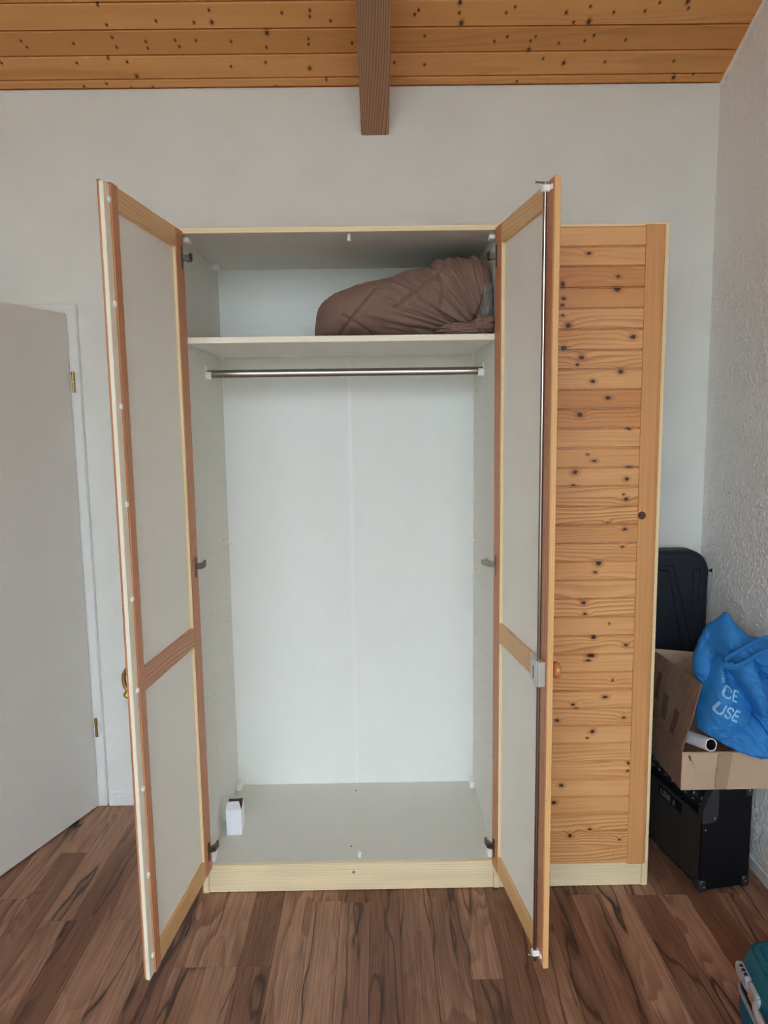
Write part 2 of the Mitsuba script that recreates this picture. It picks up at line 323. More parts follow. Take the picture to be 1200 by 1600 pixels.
# floor: a slab and the laminate strips, 95.5 mm wide
fl = st('floor', bx((XL - .1, YF - .1, -0.12), (XR + .1, YW + 1.5, -0.0085)), 'm_dark')
PW, X0 = 0.0955, 0.0852
ENDS = {0: (-.339,), 1: (-.339,), -1: (-.338,), -2: (.041,), 2: (.32,), 3: (-.053,), 4: (-.062,), 5: (.5,), 6: (.36,), 7: (.2,), 8: (-.405,), 9: (.15,), 10: (.33,), 11: (.1,), 12: (-.042,), 13: (.3,), 14: (-.051,), 15: (-.051,), 16: (.22,), 17: (-.047,), 18: (.12,), -5: (-.124,), -4: (-.124,), -6: (-.124,), -3: (.362,), -7: (.25,)}
TONE = {(0, 1): .95, (1, 1): .2, (2, 0): .25, (3, 1): .95, (4, 1): .55, (5, 0): .7, (6, 0): .75, (7, 0): .3, (8, 0): .75, (9, 1): .15, (8, 1): .2, (10, 0): .3, (11, 0): .75, (12, 0): .2, (13, 1): .95, (15, 1): .9}
rp = np.random.default_rng(3)
for k in range(-10, 19):
    xa, xb = X0 + (k - 1) * PW + PW, X0 + (k + 1) * PW
    xa = X0 + k * PW
    xb = xa + PW
    if xb <= XL + .02 or xa >= XR: continue
    base = ENDS.get(k, (rp.uniform(-.4, .5),))[0]
    cuts = [c for c in (base + 1.21 * j + (0 if j == 0 else 0) for j in range(-2, 2)) if -2.4 < c < YW]
    ys = [-1.75 if k > -6 else -1.3] + [c for c in cuts if c > (-1.7 if k > -6 else -1.25)] + [YW - .004 if True else 0]
    n = len(ys) - 1
    for j in range(n):
        ya, yb = ys[j], ys[j + 1]
        if yb - ya < .02: continue
        m = cbox((xa + .0003, ya + .0003, -.008), (min(xb - .0003, XR - .002), yb - .0003, 0.0), .0006)
        row = n - 1 - j
        tone = TONE.get((k, row), rp.random())
        obj('plank', m, 'm_floor', fl, uv=seeded(m, rp.random(), tone))
# the rest of the floor, behind the camera
m = bx((XL, YF, -.0084), (XR, -1.76, -.0004)); obj('plank_field', m, 'm_floor', fl, uv=seeded(m, .4, .5))
m = bx((XL, -1.76, -.0084), (X0 - 10 * PW, YW - .004, -.0004)); obj('plank_field', m, 'm_floor', fl, uv=seeded(m, .6, .5))
# walls
D0, D1, DH = -1.385, -0.598, 1.985                                   # doorway in the back wall
poly = Polygon([(XL - .1, 0), (D0, 0), (D0, DH), (D1, DH), (D1, 0), (XR + .1, 0), (XR + .1, ZC + .004), (XL - .1, ZC + .004)])
w = trimesh.creation.extrude_polygon(poly, .12, engine='earcut')
st('wall_back', trimesh.Trimesh(np.c_[w.vertices[:, 0], YW + w.vertices[:, 2], w.vertices[:, 1]], w.faces[:, ::-1], process=False), 'm_wall')
def side(x, t):
    p = Polygon([(YF - .1, 0), (YW, 0), (YW, ZC), (YR, ZR), (YF - .1, zceil(YF - .1))])
    w = trimesh.creation.extrude_polygon(p, t, engine='earcut')
    return trimesh.Trimesh(np.c_[x + w.vertices[:, 2], w.vertices[:, 0], w.vertices[:, 1]], w.faces, process=False)
wr = side(XR + .004, .12)
gy, gz = np.meshgrid(np.linspace(-.10, YW + .01, 410), np.linspace(0, 3.12, 1500), indexing='ij')
hh = meshkit.fbm(np.stack([gy * 150, gz * 112, 0 * gy], -1), 2, 5)
gx_ = XR - .0070 * np.clip(hh - .40, 0, 1) * np.clip((gy + .10) / .16, 0, 1) - .0002
ii = np.arange(410 * 1500).reshape(410, 1500)
q_ = np.stack([ii[:-1, :-1], ii[1:, :-1], ii[1:, 1:], ii[:-1, 1:]], -1).reshape(-1, 4)
gv = np.c_[gx_.ravel(), gy.ravel(), gz.ravel()]
qz = gv[q_[:, 0], 2] < ZC + SL * (YW - gv[q_[:, 0], 1]) - .0
q_ = q_[qz]
wr = trimesh.util.concatenate([wr, bx((XR, YF, 0), (XR + .005, -.10, ZC)), trimesh.Trimesh(gv, np.vstack([q_[:, [0, 2, 1]], q_[:, [0, 3, 2]]]), process=False)])
st('wall_right', wr, 'm_plain_wall', 50)
st('wall_left', side(XL - .12, .12), 'm_wall')
WX0, WX1, WZ0, WZ1 = -1.2, 1.75, 0.30, 3.30                           # the wide balcony window behind the camera
poly = Polygon([(XL - .1, 0), (XR + .1, 0), (XR + .1, ZF), (XL - .1, ZF)], [[(WX0, WZ0), (WX1, WZ0), (WX1, WZ1), (WX0, WZ1)]])
w = trimesh.creation.extrude_polygon(poly, .14, engine='earcut')
st('wall_front', trimesh.Trimesh(np.c_[w.vertices[:, 0], YF - .14 + w.vertices[:, 2], w.vertices[:, 1]], w.faces[:, ::-1], process=False), 'm_wall')
xm = (WX0 + WX1) / 2
st('window_1', join(bx((WX0, YF - .1, WZ0), (WX1, YF - .04, WZ0 + .07)), bx((WX0, YF - .1, WZ1 - .07), (WX1, YF - .04, WZ1)), *[bx((x - .035, YF - .1, WZ0), (x + .035, YF - .04, WZ1)) for x in (WX0 + .035, xm, WX1 - .035)]), 'm_white')
# hallway beyond the doorway
st('wall_hallway', join(bx((-2.1, YW + 1.3, 0), (0.1, YW + 1.35, 2.4)), bx((-2.1, YW + .12, 0), (-2.05, YW + 1.3, 2.4)), bx((.05, YW + .12, 0), (.1, YW + 1.3, 2.4)), bx((-2.1, YW + .12, 2.35), (.1, YW + 1.35, 2.4))), 'm_plaster')
# ceiling: slab, boards of 97.5 mm along x
def slope_mesh(x0, x1, s0, s1, th, c=.0):
    """board under the sloping ceiling between distances s0, s1 from the back wall, th below the slab"""
    m = cbox((x0, s0, -th), (x1, s1, 0), c) if c else bx((x0, s0, -th), (x1, s1, 0))
    v = m.vertices; ey, ez = np.array([0, -1 / SLN, SL / SLN]), np.array([0, SL / SLN, 1 / SLN])
    return trimesh.Trimesh(np.array([0, YW, ZC + .014 * SLN]) + np.outer(v[:, 0], [1, 0, 0]) + np.outer(v[:, 1], ey) + np.outer(v[:, 2], ez), m.faces[:, ::-1], process=False)
def fix(m):
    return m if m.volume > 0 else trimesh.Trimesh(m.vertices, m.faces[:, ::-1], process=False)
slab = fix(slope_mesh(XL - .1, XR + .1, -.2, (YW - YR) * SLN, -.05))
a = (YR, ZR + .014 * SLN); b = (YF - .2, zceil(YF - .2) + .014 * SLN)
slab2 = fix(hull([(x, y, z + dz) for x in (XL - .1, XR + .1) for y, z in (a, b) for dz in (0, .06)]))
ce = st('ceiling', join(slab, slab2), 'm_ceiling', uv=np.tile([.35, .4], (len(slab.vertices) + len(slab2.vertices), 1)))
rc = np.random.default_rng(21)
edges = [0.0] + [0.0387 + 0.0975 * k for k in range(0, 9)]
for k in range(len(edges) - 1):
    m = fix(slope_mesh(XL, XR - .0004, edges[k] + .0026, edges[k + 1] - .0026, .014, .0060))
    obj('plank', m, 'm_ceiling', ce, uv=seeded(m, rc.random(), rc.random()))
# beam, parallel to the slope
def beam():
    c = .004; pts = []
    for y, g in ((YW - .0005, 0.0), (YR, .02)):
        x0, x1, z0, z1 = .5645 - g, .6680 + g, ZC + SL * (YW - y) - .167, ZC + SL * (YW - y) + .014
        pts += [(x0, y, z1), (x0, y, z0 + c), (x0 + c, y, z0), (x1 - c, y, z0), (x1, y, z0 + c), (x1, y, z1)]
    return fix(hull(pts))
m = beam(); st('ceiling_beam', m, 'm_beam', uv=np.tile([.3, .3], (len(m.vertices), 1)))
# ragged filler strip between the ceiling boards and the right wall
rings = []; rt = np.random.default_rng(5)
for y in np.linspace(YW - .001, -.3, 60):
    z = ZC + SL * (YW - y); w_ = .010 + .004 * rt.random() + (.010 if .44 < y < .58 else 0)
    rings.append(np.array([(XR - .006, y, z + .002), (XR - .0015, y, z - w_ * 1.3), (XR + .004, y, z - w_), (XR + .004, y, z + .004)]))
st('trim_1', loft(rings), 'm_plaster')
st('trim_2', join(*[fix(hull([(XR - .003, y0, ZC + SL * (YW - y0) - h), (XR + .001, y0, ZC + SL * (YW - y0) - h - .006), (XR - .003, y1, ZC + SL * (YW - y1) - h2), (XR + .001, y1, ZC + SL * (YW - y1) - h2 - .005)])) for y0, y1, h, h2 in ((.57, .545, .018, .022), (.545, .525, .022, .016), (.46, .45, .017, .03))]), 'm_crack')
# baseboards with a stepped profile
def base_profile(t=.015, h=.062):
    return [(0, 0), (t, 0), (t, h * .60), (t - .002, h * .64), (t - .0055, h * .66), (t - .0055, h * .80), (t - .0075, h * .84), (t - .008, h * .93), (t - .011, h), (0, h)]
def base_run(p0, p1, nrm, prof):
    return fix(loft([np.array([np.array(p) + np.array(nrm) * a + np.array([0, 0, 1.0]) * b for a, b in prof]) for p in (p0, p1)]))
st('baseboard_back', base_run((D1 + .071, YW, 0), (XR, YW, 0), (0, -1, 0), base_profile(.018, .063)), 'm_white')
st('baseboard_right', base_run((XR, YW, 0), (XR, YF, 0), (-1, 0, 0), base_profile(.013, .066)), 'm_white')
st('baseboard_left', base_run((XL, YW, 0), (XL, YF, 0), (1, 0, 0), base_profile()), 'm_white')
# doorway casing and room door
c0, c1 = D0 - .062, D1 + .066
st('trim_3', join(cbox((D1 - .004, YW - .022, 0), (c1, YW + .001, DH + .044), .004), cbox((c0, YW - .022, 0), (D0 + .004, YW + .001, DH + .044), .004), cbox((c0, YW - .0222, DH - .018), (c1, YW + .001, DH + .0442), .004),
                  cbox((D1 - .02, YW - .004, 0), (D1 + .001, YW + .124, DH), .002), cbox((D0 - .001, YW - .004, 0), (D0 + .02, YW + .124, DH), .002), cbox((D0, YW - .004, DH - .02), (D1, YW + .124, DH + .001), .002)), 'm_white')
HG = np.array([-.566, YW - .026, 0.0]); dd = np.array([-.335, -.942, 0]); dd /= np.linalg.norm(dd); dn = np.array([.942, -.335, 0]); dn /= np.linalg.norm(dn)
d1 = st('door_1', fix(frame_mesh(cbox((0, -.040, .006), (.83, 0, 1.993), .003), HG, dd, dn, np.array([0, 0, 1.0]))), 'm_roomdoor')
for z in (1.735, .345):
    p = HG + np.array([.010, -.001, 0])
    hk = obj('door_hinge', join(cyl(p + [0, 0, z + .004], p + [0, 0, z + .038], .0062, 14), cyl(p + [0, 0, z - .040], p + [0, 0, z - .0005], .0055, 14)), 'm_brass', d1, 40)

# ------------------------------------------------------------------ the wardrobe
wd = thing('wardrobe', 'tall three-door pine wardrobe with two doors standing open, against the back wall', 'wardrobe')
W, H, DP, t = 1.5, 2.1565, .5492, .02
ZB, XM = .099, .982
def part(name, mesh, m, smooth=False, uv=None, parent=None, label=None):
    k = obj(name, mesh, m, parent or wd, smooth, uv)
    if label: labels[k] = {'label': label}
    return k
def wpart(name, mesh, m, label=None, parent=None, smooth=False):
    return part(name, mesh, m, smooth, seeded(mesh, None, None), parent, label)
# sides: melamine boards with a pale pine front edge
for x0, x1 in ((0, t), (XM - .002, XM + .018), (W - t, W)):
    k = part('side_panel', cbox((x0, .004, 0), (x1, DP + .006, H), .001), 'm_melamine')
    e = cbox((x0, 0, 0), (x1, .0045, H), .001); wpart('edge_strip', e, 'm_pine_pale_v', 'pale pine front edge', k)
k = part('top_panel', cbox((t, .004, H - .0177), (W - t, DP + .006, H - .001), .0008), 'm_melamine')
e = cbox((t, -.001, H - .0178), (W - t, .0045, H - .0008), .001); wpart('edge_strip', e, 'm_pine_pale', 'pale pine front edge', k)
part('floor_panel', cbox((t, .0155, ZB - .018), (XM - .002, DP, ZB), .0008), 'm_melamine')
part('floor_panel', cbox((XM + .018, .0155, ZB - .018), (W - t, DP, ZB), .0008), 'm_melamine')
for x0, x1 in ((t + .0012, XM - .0032), (XM + .0192, W - t - .0012)):
    m = cbox((x0, .0005, .002), (x1, .0153, ZB), .0012); wpart('plinth', m, 'm_pine_pale', 'pale pine plinth board')
obj('knot', lathe([(.0, 0), (.006, 0), (.005, .0006), (0, .0007)], (.508, .0007, .066), (0, -1, 0), 14), 'm_tan', wd + '__plinth') if True else None
for x0, x1 in ((t, .5033), (.5037, XM - .002), (XM + .018, W - t)):
    part('back_panel', bx((x0, DP, ZB - .01), (x1, DP + .004, H - .017)), 'm_backboard')
part('seam_strip', cbox((.4955, DP - .0010, ZB), (.5115, DP + .002, 1.815), .0004), 'm_seam')
sh = part('shelf', cbox((t + .001, .006, 1.8155), (XM - .003, DP - .001, 1.8336), .0008), 'm_melamine')
part('edge_strip', cbox((t + .001, .002, 1.8154), (XM - .003, .0065, 1.8337), .0008), 'm_cream', parent=sh, label='cream front edge')
# peg holes in the sides
disc = []
for x, s in ((t + .0004, 1), (XM - .0024, -1)):
    for y in (.20, .46):
        for k in range(50):
            z = .30 + .032 * k
            if abs(z - 1.825) > .02: disc.append(cyl((x - .0003 * s, y, z), (x + .0002 * s, y, z), .0018, 8))
k = part('peg_holes', join(*disc), 'm_dark'); labels[k] = {'kind': 'stuff'}
# white connectors
def connector(p, sx, sy, sz): return cbox(np.array(p) - [sx/2, sy/2, sz/2], np.array(p) + [sx/2, sy/2, sz/2], .0018)
for p, s in (((t + .012, .05, H - .027), (.018, .034, .015)), ((XM - .012, .05, H - .027), (.018, .034, .015)), ((t + .013, .46, H - .026), (.026, .036, .016)), ((XM - .017, .46, H - .026), (.028, .036, .016)),
             ((t + .009, .045, ZB + .012), (.018, .050, .026)), ((XM - .011, .045, ZB + .012), (.018, .050, .026)), ((t + .010, DP - .035, ZB + .012), (.018, .040, .024)), ((XM - .012, DP - .04, ZB + .013), (.020, .045, .026)),
             ((t + .006, DP - .018, 1.110), (.012, .030, .010)), ((XM - .008, DP - .018, 1.105), (.012, .030, .010))):
    part('connector', connector(p, *s), 'm_plastic', label=None)
for x, sgn in ((t, 1), (XM - .002, -1)):
    for y in (.40 + .13,):
        part('shelf_support', fix(hull([(x, y - .008, 1.815), (x, y + .008, 1.815), (x + sgn * .012, y - .008, 1.815), (x + sgn * .012, y + .008, 1.815), (x, y - .004, 1.797), (x, y + .004, 1.797)])), 'm_plastic')
part('door_stop', lathe([(0, 0), (.0048, 0), (.0048, .016), (.0075, .0165), (.0075, .020), (0, .021)], (.531, .03, H - .0178), (0, 0, -1), 16), 'm_plastic', 40)
part('door_stop', lathe([(0, 0), (.0048, 0), (.0048, .013), (.0075, .0135), (.0075, .017), (0, .018)], (.528, .035, ZB), (0, 0, 1), 16), 'm_plastic', 40)
for p in ((.497, .098), (.502, .485)):
    part('screw_hole', cyl((p[0], p[1], ZB - .0004), (p[0], p[1], ZB + .0004), .0035, 10), 'm_dark')
# clothes rail
ry, rz = .28, 1.7395
th = np.arange(28) / 28 * 2 * np.pi
el = np.c_[np.cos(th) * .0075, np.sin(th) * .0135]
k = part('clothes_rail', loft([np.array([(x, ry + a, rz + b) for a, b in el]) for x in (t + .004, XM - .006)]), 'm_rod_steel', 40)
for x, s in ((t, 1), (XM - .002, -1)):
    obj('rail_bracket', join(cbox((x, ry - .014, rz - .018), (x + s * .0035, ry + .014, rz + .030), .001), cbox((x + s * .001, ry - .013, rz - .0185), (x + s * .020, ry + .013, rz + .008), .003)), 'm_plastic', k)
# doors --------------------------------------------------------------------------------------
DZ0, DZ1 = .0925, 2.145
def stile_profile(u0, u1, v0, v1, c): return cbox((u0, v0, DZ0), (u1, v1, DZ1), c)
def open_door(name, P0, du, dv, width, wall_side):
    """u along the door from its hinge, v from the inner face (0) to the front (positive)"""
    k = partkey(wd, name)
    ez = np.array([0, 0, 1.0]); du, dv = np.array(du), np.array(dv)
    fm = lambda m: fix(frame_mesh(m, np.array(P0), du, dv, ez))
    TH = .0205; SW = .060
    def sub(n, m, mt, smooth=False, label=None, uv=True):
        m = fm(m); kk = obj(n, m, mt, k, smooth, seeded(m) if uv and smooth is False else None)
        if label: labels[kk] = {'label': label}
        return kk
    return k, fm, sub, TH, SW
def door_frame(sub, TH, SW, width, mid_mat, bot_mat, top_mat, out_mat, rebate=False):
    sub('stile', cbox((0, 0, DZ0), (SW, TH, DZ1), .0025), 'm_stile_red')
    if rebate:
        q = [(width - SW, .001), (width - SW + .001, 0), (width - .0262, 0), (width - .0252, .001), (width - .0252, .0148), (width - .001, .0148), (width, .016), (width, TH - .003), (width - .003, TH), (width - SW, TH)]
        sub('stile', fix(loft([np.array([(a, b, z) for a, b in q]) for z in (DZ0, DZ1)])), out_mat)
    else:
        sub('stile', cbox((width - SW, 0, DZ0), (width, TH, DZ1), .0035), out_mat)
    sub('edge_bead', cbox((SW - .0005, .0022, DZ0 + .05), (SW + .0016, .0118, DZ1 - .05), .0005), 'm_pine_pale_v', label='pale inner edge of the stile')
    sub('rail', cbox((SW - .0003, .0012, DZ1 - .057), (width - SW + .0003, .0170, DZ1 - .0006), .0015), top_mat)
    sub('rail', cbox((SW - .0003, .0012, .876), (width - SW + .0003, TH - .004, .938), .0015), mid_mat)
    sub('rail', cbox((SW - .0003, .0012, DZ0 + .0006), (width - SW + .0003, .0170, DZ0 + .060), .0015), bot_mat)
    sub('inner_panel', bx((SW - .004, .0115, DZ0 + .03), (width - SW + .004, .0145, DZ1 - .03)), 'm_panel', uv=False)
def front_boards(sub, TH, width, SW):
    zs = np.array(SEAMS); pts = []
    ms = []
    for a, b in zip(zs[1:], zs[:-1]): ms.append(cbox((SW - .002, .0145, a + .0004), (width - SW + .002, TH - .003, b - .0004), .003))
    m = join(*ms); sub('front_boarding', m, 'm_board')
SEAMS = [2.143, 2.084, 2.027, 1.964, 1.903, 1.841, 1.779, 1.722, 1.660, 1.601, 1.541, 1.480, 1.420, 1.362, 1.298, 1.241, 1.181, 1.122, 1.062, 1.002, .942, .880, .818, .758, .697, .637, .578, .518, .454, .392, .333, .271, .211, .150, .0935]
def cup_hinge(fm, k, z, P0, xin, flip, mt='m_hinge', ext=0.0):
    """mounting plate on the stile, dark arm reaching to the carcass side"""
    plate = fm(cbox((.020, -.0035, z - .034), (.031, .001, z + .030), .001))
    arm = fm(fix(hull([(u, v, zz) for u, v in ((.024, -.001), (.010, -.020), (-.012 - ext, -.020 - ext * .5), (-.012 - ext, -.012 - ext * .5), (.012, -.001)) for zz in (z - .009, z + .008)])))
    lever = fm(fix(hull([(u, v, zz) for u, v in ((.012, -.019), (-.006, -.024), (-.016, -.021), (-.016, -.014)) for zz in (z - .004, z + .014)])))
    a = obj('hinge', plate, mt, k); labels[a] = {'label': 'dark metal hinge plate'}
    obj('hinge_arm', join(arm, lever), mt, k)
# left door
aL = math.atan2(.0525, .5)
duL = (-math.sin(aL), -math.cos(aL), 0); dvL = (-math.cos(aL), math.sin(aL), 0)
P0L = (.0345, -.0035, 0); WL = .4935
k, fm, sub, TH, SW = open_door('door', P0L, duL, dvL, WL, 0); TH = .0236
labels[k] = {'label': 'open left door, white inside with brown frame and cream closing strip'}
door_frame(sub, TH, SW, WL, 'm_rail_red', 'm_rail', 'm_rail', 'm_stile_red', True)
front_boards(sub, TH, WL, SW)
sub('closing_strip', cbox((WL - .0250, .0040, DZ0 + .001), (WL + .006, .0146, DZ1 - .005), .0010), 'm_cream', label='cream closing strip', uv=False)
for z in (2.104, 1.862, 1.618, 1.376, 1.134, .893, .625, .381, .149):
    kk = obj('screw_cap', fm(lathe([(0, 0), (.0082, 0), (.0076, .0026), (.005, .0044), (0, .005)], (WL - .0195, .0042, z), (0, -1, 0), 16)), 'm_plastic', k, 40)
for z in (2.066, 1.126, .170): cup_hinge(fm, k, z, P0L, t, 1)
obj('screw', fm(lathe([(0, 0), (.003, 0), (.002, .001), (0, .0012)], (WL - .035, .0003, .930), (0, -1, 0), 10)), 'm_brass', k)
# brass pull with keyhole plate on its front
pl = [(WL - .038, TH, .966), (WL - .038, TH + .010, .950), (WL - .038, TH + .022, .930), (WL - .038, TH + .024, .908), (WL - .038, TH + .018, .890), (WL - .038, TH + .012, .882)]
pull = join(cbox((WL - .050, TH - .0005, .872), (WL - .026, TH + .003, .970), .001), tube(smooth_path(pl, 24), .0055, 10), lathe([(0, 0), (.006, 0), (.006, .006), (.011, .012), (.011, .017), (.006, .022), (0, .023)], (WL - .038, TH + .014, .888), (0, .15, -1), 16))
obj('pull_handle', fm(pull), 'm_brass', k, 40); labels[k + '__pull_handle'] = {'label': 'brass pull handle'}
# right door
aR = math.atan2(.0635, .48)
duR = (math.sin(aR), -math.cos(aR), 0); dvR = (math.cos(aR), math.sin(aR), 0)
P0R = (.9725, -.0035, 0); WR = .4835
k, fm, sub, TH, SW = open_door('door', P0R, duR, dvR, WR, 0); TH = .0180
labels[k] = {'label': 'open middle door, white inside with steel locking rod along its edge'}
door_frame(sub, TH, SW, WR, 'm_rail', 'm_rail', 'm_rail', 'm_stile_red')
front_boards(sub, TH, WR, SW)
sub('edge_strip', cbox((WR - .001, .0014, DZ0 + .001), (WR + .0022, TH - .0022, DZ1 - .001), .0010), 'm_edge_honey', label='honey coloured outer edge')
for z in (2.060, 1.118, .164): cup_hinge(fm, k, z, P0R, XM, -1, *(('m_rod_steel', .022) if z == 1.118 else ()))
ru, rv = WR - .028, -.012
th = np.arange(20) / 20 * 2 * np.pi
for z0, z1 in ((.098, .886), (.952, 2.137)):
    obj('locking_rod', fm(loft([np.array([(ru + .0052 * math.cos(a), rv + .0052 * math.sin(a), z) for a in th]) for z in (z0, z1)])), 'm_rod_steel', k, 40)
for z in (2.122, .122):
    obj('rod_guide', fm(join(cbox((ru - .009, rv - .0085, z - .0085), (ru + .010, -.0002, z + .0085), .003), cbox((ru - .005, -.004, z - .006), (ru + .022, .0002, z + .006), .0015))), 'm_plastic', k)
obj('rod_hook', fm(tube(smooth_path([(ru, rv - .002, 2.136), (ru - .004, rv - .012, 2.137), (ru - .010, rv - .020, 2.139)], 10), .0024, 8)), 'm_hinge', k, 40)
obj('rod_hook', fm(tube(smooth_path([(ru, rv - .002, .112), (ru - .003, rv - .010, .112), (ru - .006, rv - .018, .113)], 10), .002, 8)), 'm_hinge', k, 40)
lk = obj('lock', fm(cbox((WR - .084, -.0145, .880), (WR - .034, .0, .954), .0015)), 'm_zinc', k); labels[lk] = {'label': 'zinc box lock'}
obj('lock_plate', fm(join(cbox((WR - .036, -.0235, .882), (WR - .0195, -.002, .952), .0012), cbox((WR - .021, -.0205, .8835), (WR - .010, .0, .951), .001))), 'm_zinc', k)
obj('keyhole', fm(join(cyl((WR - .062, -.0150, .922), (WR - .062, -.0140, .922), .0042, 12), bx((WR - .0640, -.0150, .905), (WR - .0600, -.0140, .920)), *[cyl((WR - u, -.0149, z), (WR - u, -.0140, z), .0018, 8) for u, z in ((.066, .944), (.050, .941), (.066, .892), (.050, .888), (.045, .915))], bx((WR - .0365, -.0239, .900), (WR - .0335, -.0225, .932)))), 'm_dark', k)
obj('knob', fm(lathe([(0, 0), (.009, 0), (.0085, .006), (.012, .009), (.019, .013), (.0225, .019), (.0225, .024), (.019, .029), (.012, .0325), (0, .0335)], (WR - .030, TH - .003, .921), (0, 1, 0), 28)), 'm_knob', k, 40); labels[k + '__knob'] = {'label': 'turned wooden knob'}
# closed third door, flush boards seen from the front
k = partkey(wd, 'door'); labels[k] = {'label': 'closed right door of knotty horizontal pine boards'}
xa, xb, y1 = 1.0035, 1.4835, -.0225
def d3(n, m, mt, a=None, b=None):
    return obj(n, m, mt, k, False, seeded(m, a, b))
d3('stile', cbox((xa, y1, DZ0), (xa + .062, -.001, DZ1), .004), 'm_stile_orange')
s_ = fix(hull([(x, y, z) for z in (DZ0, DZ1) for x, y in ((1.4225, -.001), (1.4225, y1 + .001), (1.4235, y1), (xb - .0125, y1), (xb - .011, y1 + .002), (xb - .003, y1 + .004), (xb, y1 + .008), (xb, -.001))]))
d3('stile', s_, 'm_stile_orange')
obj('knot', fix(lathe([(0, 0), (.0125, 0), (.012, .0003), (0, .0004)], (1.4350, y1 - .0003, 1.267), (0, -1, 0), 18)), 'm_knot_dark', k)
obj('backing_panel', bx((xa + .03, -.0105, DZ0 + .01), (1.44, -.002, DZ1 - .01)), 'm_panel', k)
rb = np.random.default_rng(9)
BT = [.3, .55, .95, .8, .15, .1, .3, .55, .95, .75, .45, .6, .55, .3, .25, .7, .6, .3, .35, .3, .35, .2, .1, .4, .1, .55, .55, .3, .2, .1, .55, .35, .5, .2]
for i, (zt, zb) in enumerate(zip(SEAMS[:-1], SEAMS[1:])):
    m = fix(hull([(x, y, z) for x in (xa + .060, 1.4222) for y, z in ((-.0105, zt - .0007), (-.0105, zb + .0007), (y1 + .0075, zb + .0007), (y1 + .0030, zb + .0030), (y1 + .0028, zt - .0045), (y1 + .0085, zt - .0007))]))
    d3('board', m, 'm_board', rb.random(), BT[i])

# ------------------------------------------------------------------ things inside the wardrobe
dv_ = thing('duvet', 'brown quilted duvet, rolled up on the top shelf of the wardrobe', 'duvet')
top = np.array([(.404, .040), (.407, .082), (.413, .112), (.438, .137), (.473, .158), (.552, .182), (.639, .206), (.726, .230), (.813, .248), (.856, .254), (.915, .252), (.955, .248), (.974, .225)])
def duvet_body():
    nu, nv = 330, 260
    s = np.linspace(0, 1, nu); xs = .403 + (.974 - .403) * s
    h = np.interp(xs, top[:, 0], top[:, 1]); ker = np.ones(9) / 9; h = np.convolve(np.pad(h, 4, 'edge'), ker, 'valid')
    ry = .225 * np.clip(1 - (1 - np.clip((xs - .403) / .16, 0, 1)) ** 2.2, .02, 1) ** .5
    ry *= np.where(xs > .93, np.sqrt(np.clip(1 - ((xs - .93) / .047) ** 2 * .35, .3, 1)), 1)
    ph = np.linspace(0, 2 * np.pi, nv, endpoint=False)
    V = []
    for i in range(nu):
        c, sn = np.cos(ph), np.sin(ph)
        y = .270 - np.sign(c) * np.abs(c) ** .75 * ry[i]
        z = 1.8345 + h[i] * (.5 + .5 * np.sign(sn) * np.abs(sn) ** .8)
        V.append(np.c_[np.full(nv, xs[i]), y, z])
    V = np.array(V)
    n = np.zeros_like(V); n[..., 1] = V[..., 1] - .27; n[..., 2] = V[..., 2] - (1.8345 + h[:, None] / 2); n /= np.linalg.norm(n, axis=-1, keepdims=True) + 1e-9
    P = V.reshape(-1, 3)
    x, z = P[:, 0], P[:, 2] - 1.8345
    d = .016 * (meshkit.fbm(np.c_[x * 7, P[:, 1] * 7, z * 7], 2, 3) - .5) + .004 * (meshkit.fbm(np.c_[x * 60 + z * 25, P[:, 1] * 30, z * 22 - x * 20], 2, 12) - .5)
    q = (x - .40) * .55 + z                                           # creases fan out from the lower right
    ang = np.arctan2(z + .01, .98 - x)
    d += (.030 * np.clip((x - .46) / .25, 0, 1)) * (meshkit.fbm(np.c_[ang * 26, np.hypot(.98 - x, z) * 6, P[:, 1] * 3], 3, 8) - .5)
    d += .022 * np.clip((x - .58) / .2, 0, 1) * (np.abs(meshkit.fbm(np.c_[ang * 15 + x * 9, np.hypot(.98 - x, z) * 9, P[:, 1] * 4], 2, 5) - .5) * 2 - .5)
    for (a, b) in (((.503, .024), (.603, .138)), ((.689, .101), (.808, .197)), ((.520, .06), (.640, -.01))):
        a, b = np.array(a), np.array(b); e = (b - a) / np.linalg.norm(b - a); r = np.c_[x, z] - a
        u = r @ e; w_ = np.abs(r @ np.array([-e[1], e[0]])); L = np.linalg.norm(b - a)
        d += (-.0075 * np.exp(-(w_ / .0030) ** 2) + .0040 * np.exp(-((w_ - .014) / .010) ** 2)) * ((u > -.02) & (u < L + .02)) * (P[:, 1] < .33)
    # hanging fold: everything right of it lies one layer further out
    fx = np.interp(z + 1.8345, [1.84, 1.866, 1.91, 1.981, 2.047, 2.1], [.90, .86, .808, .816, .796, .79])
    low = np.interp(x, [.80, .874, .902, .93, .96], [1.90, 1.880, 1.868, 1.92, 2.0]) - 1.8345
    d += .020 * (1 / (1 + np.exp(-(x - fx) / .0018))) * (1 / (1 + np.exp(-(z - low) / .0035)))
    V = (P + n.reshape(-1, 3) * d[:, None]).reshape(V.shape)
    V[..., 2] = np.maximum(V[..., 2], 1.8338)
    V[..., 0] = np.minimum(V[..., 0], .977)
    return loft(list(V))
part_ = obj('cover', duvet_body(), 'm_quilt', dv_, True)
def blob(c, r, amp, k, seed, squash=None, sub=4):
    m = trimesh.creation.icosphere(subdivisions=sub); v = m.vertices.copy()
    d = 1 + amp * (meshkit.fbm(v * k + seed, 3, seed) - .5) * 2
    v = v * d[:, None] * np.array(r) + np.array(c)
    if squash is not None: v[:, 2] = np.maximum(v[:, 2], squash)
    v[:, 0] = np.clip(v[:, 0], None, .9775)
    return trimesh.Trimesh(v, m.faces, process=False)
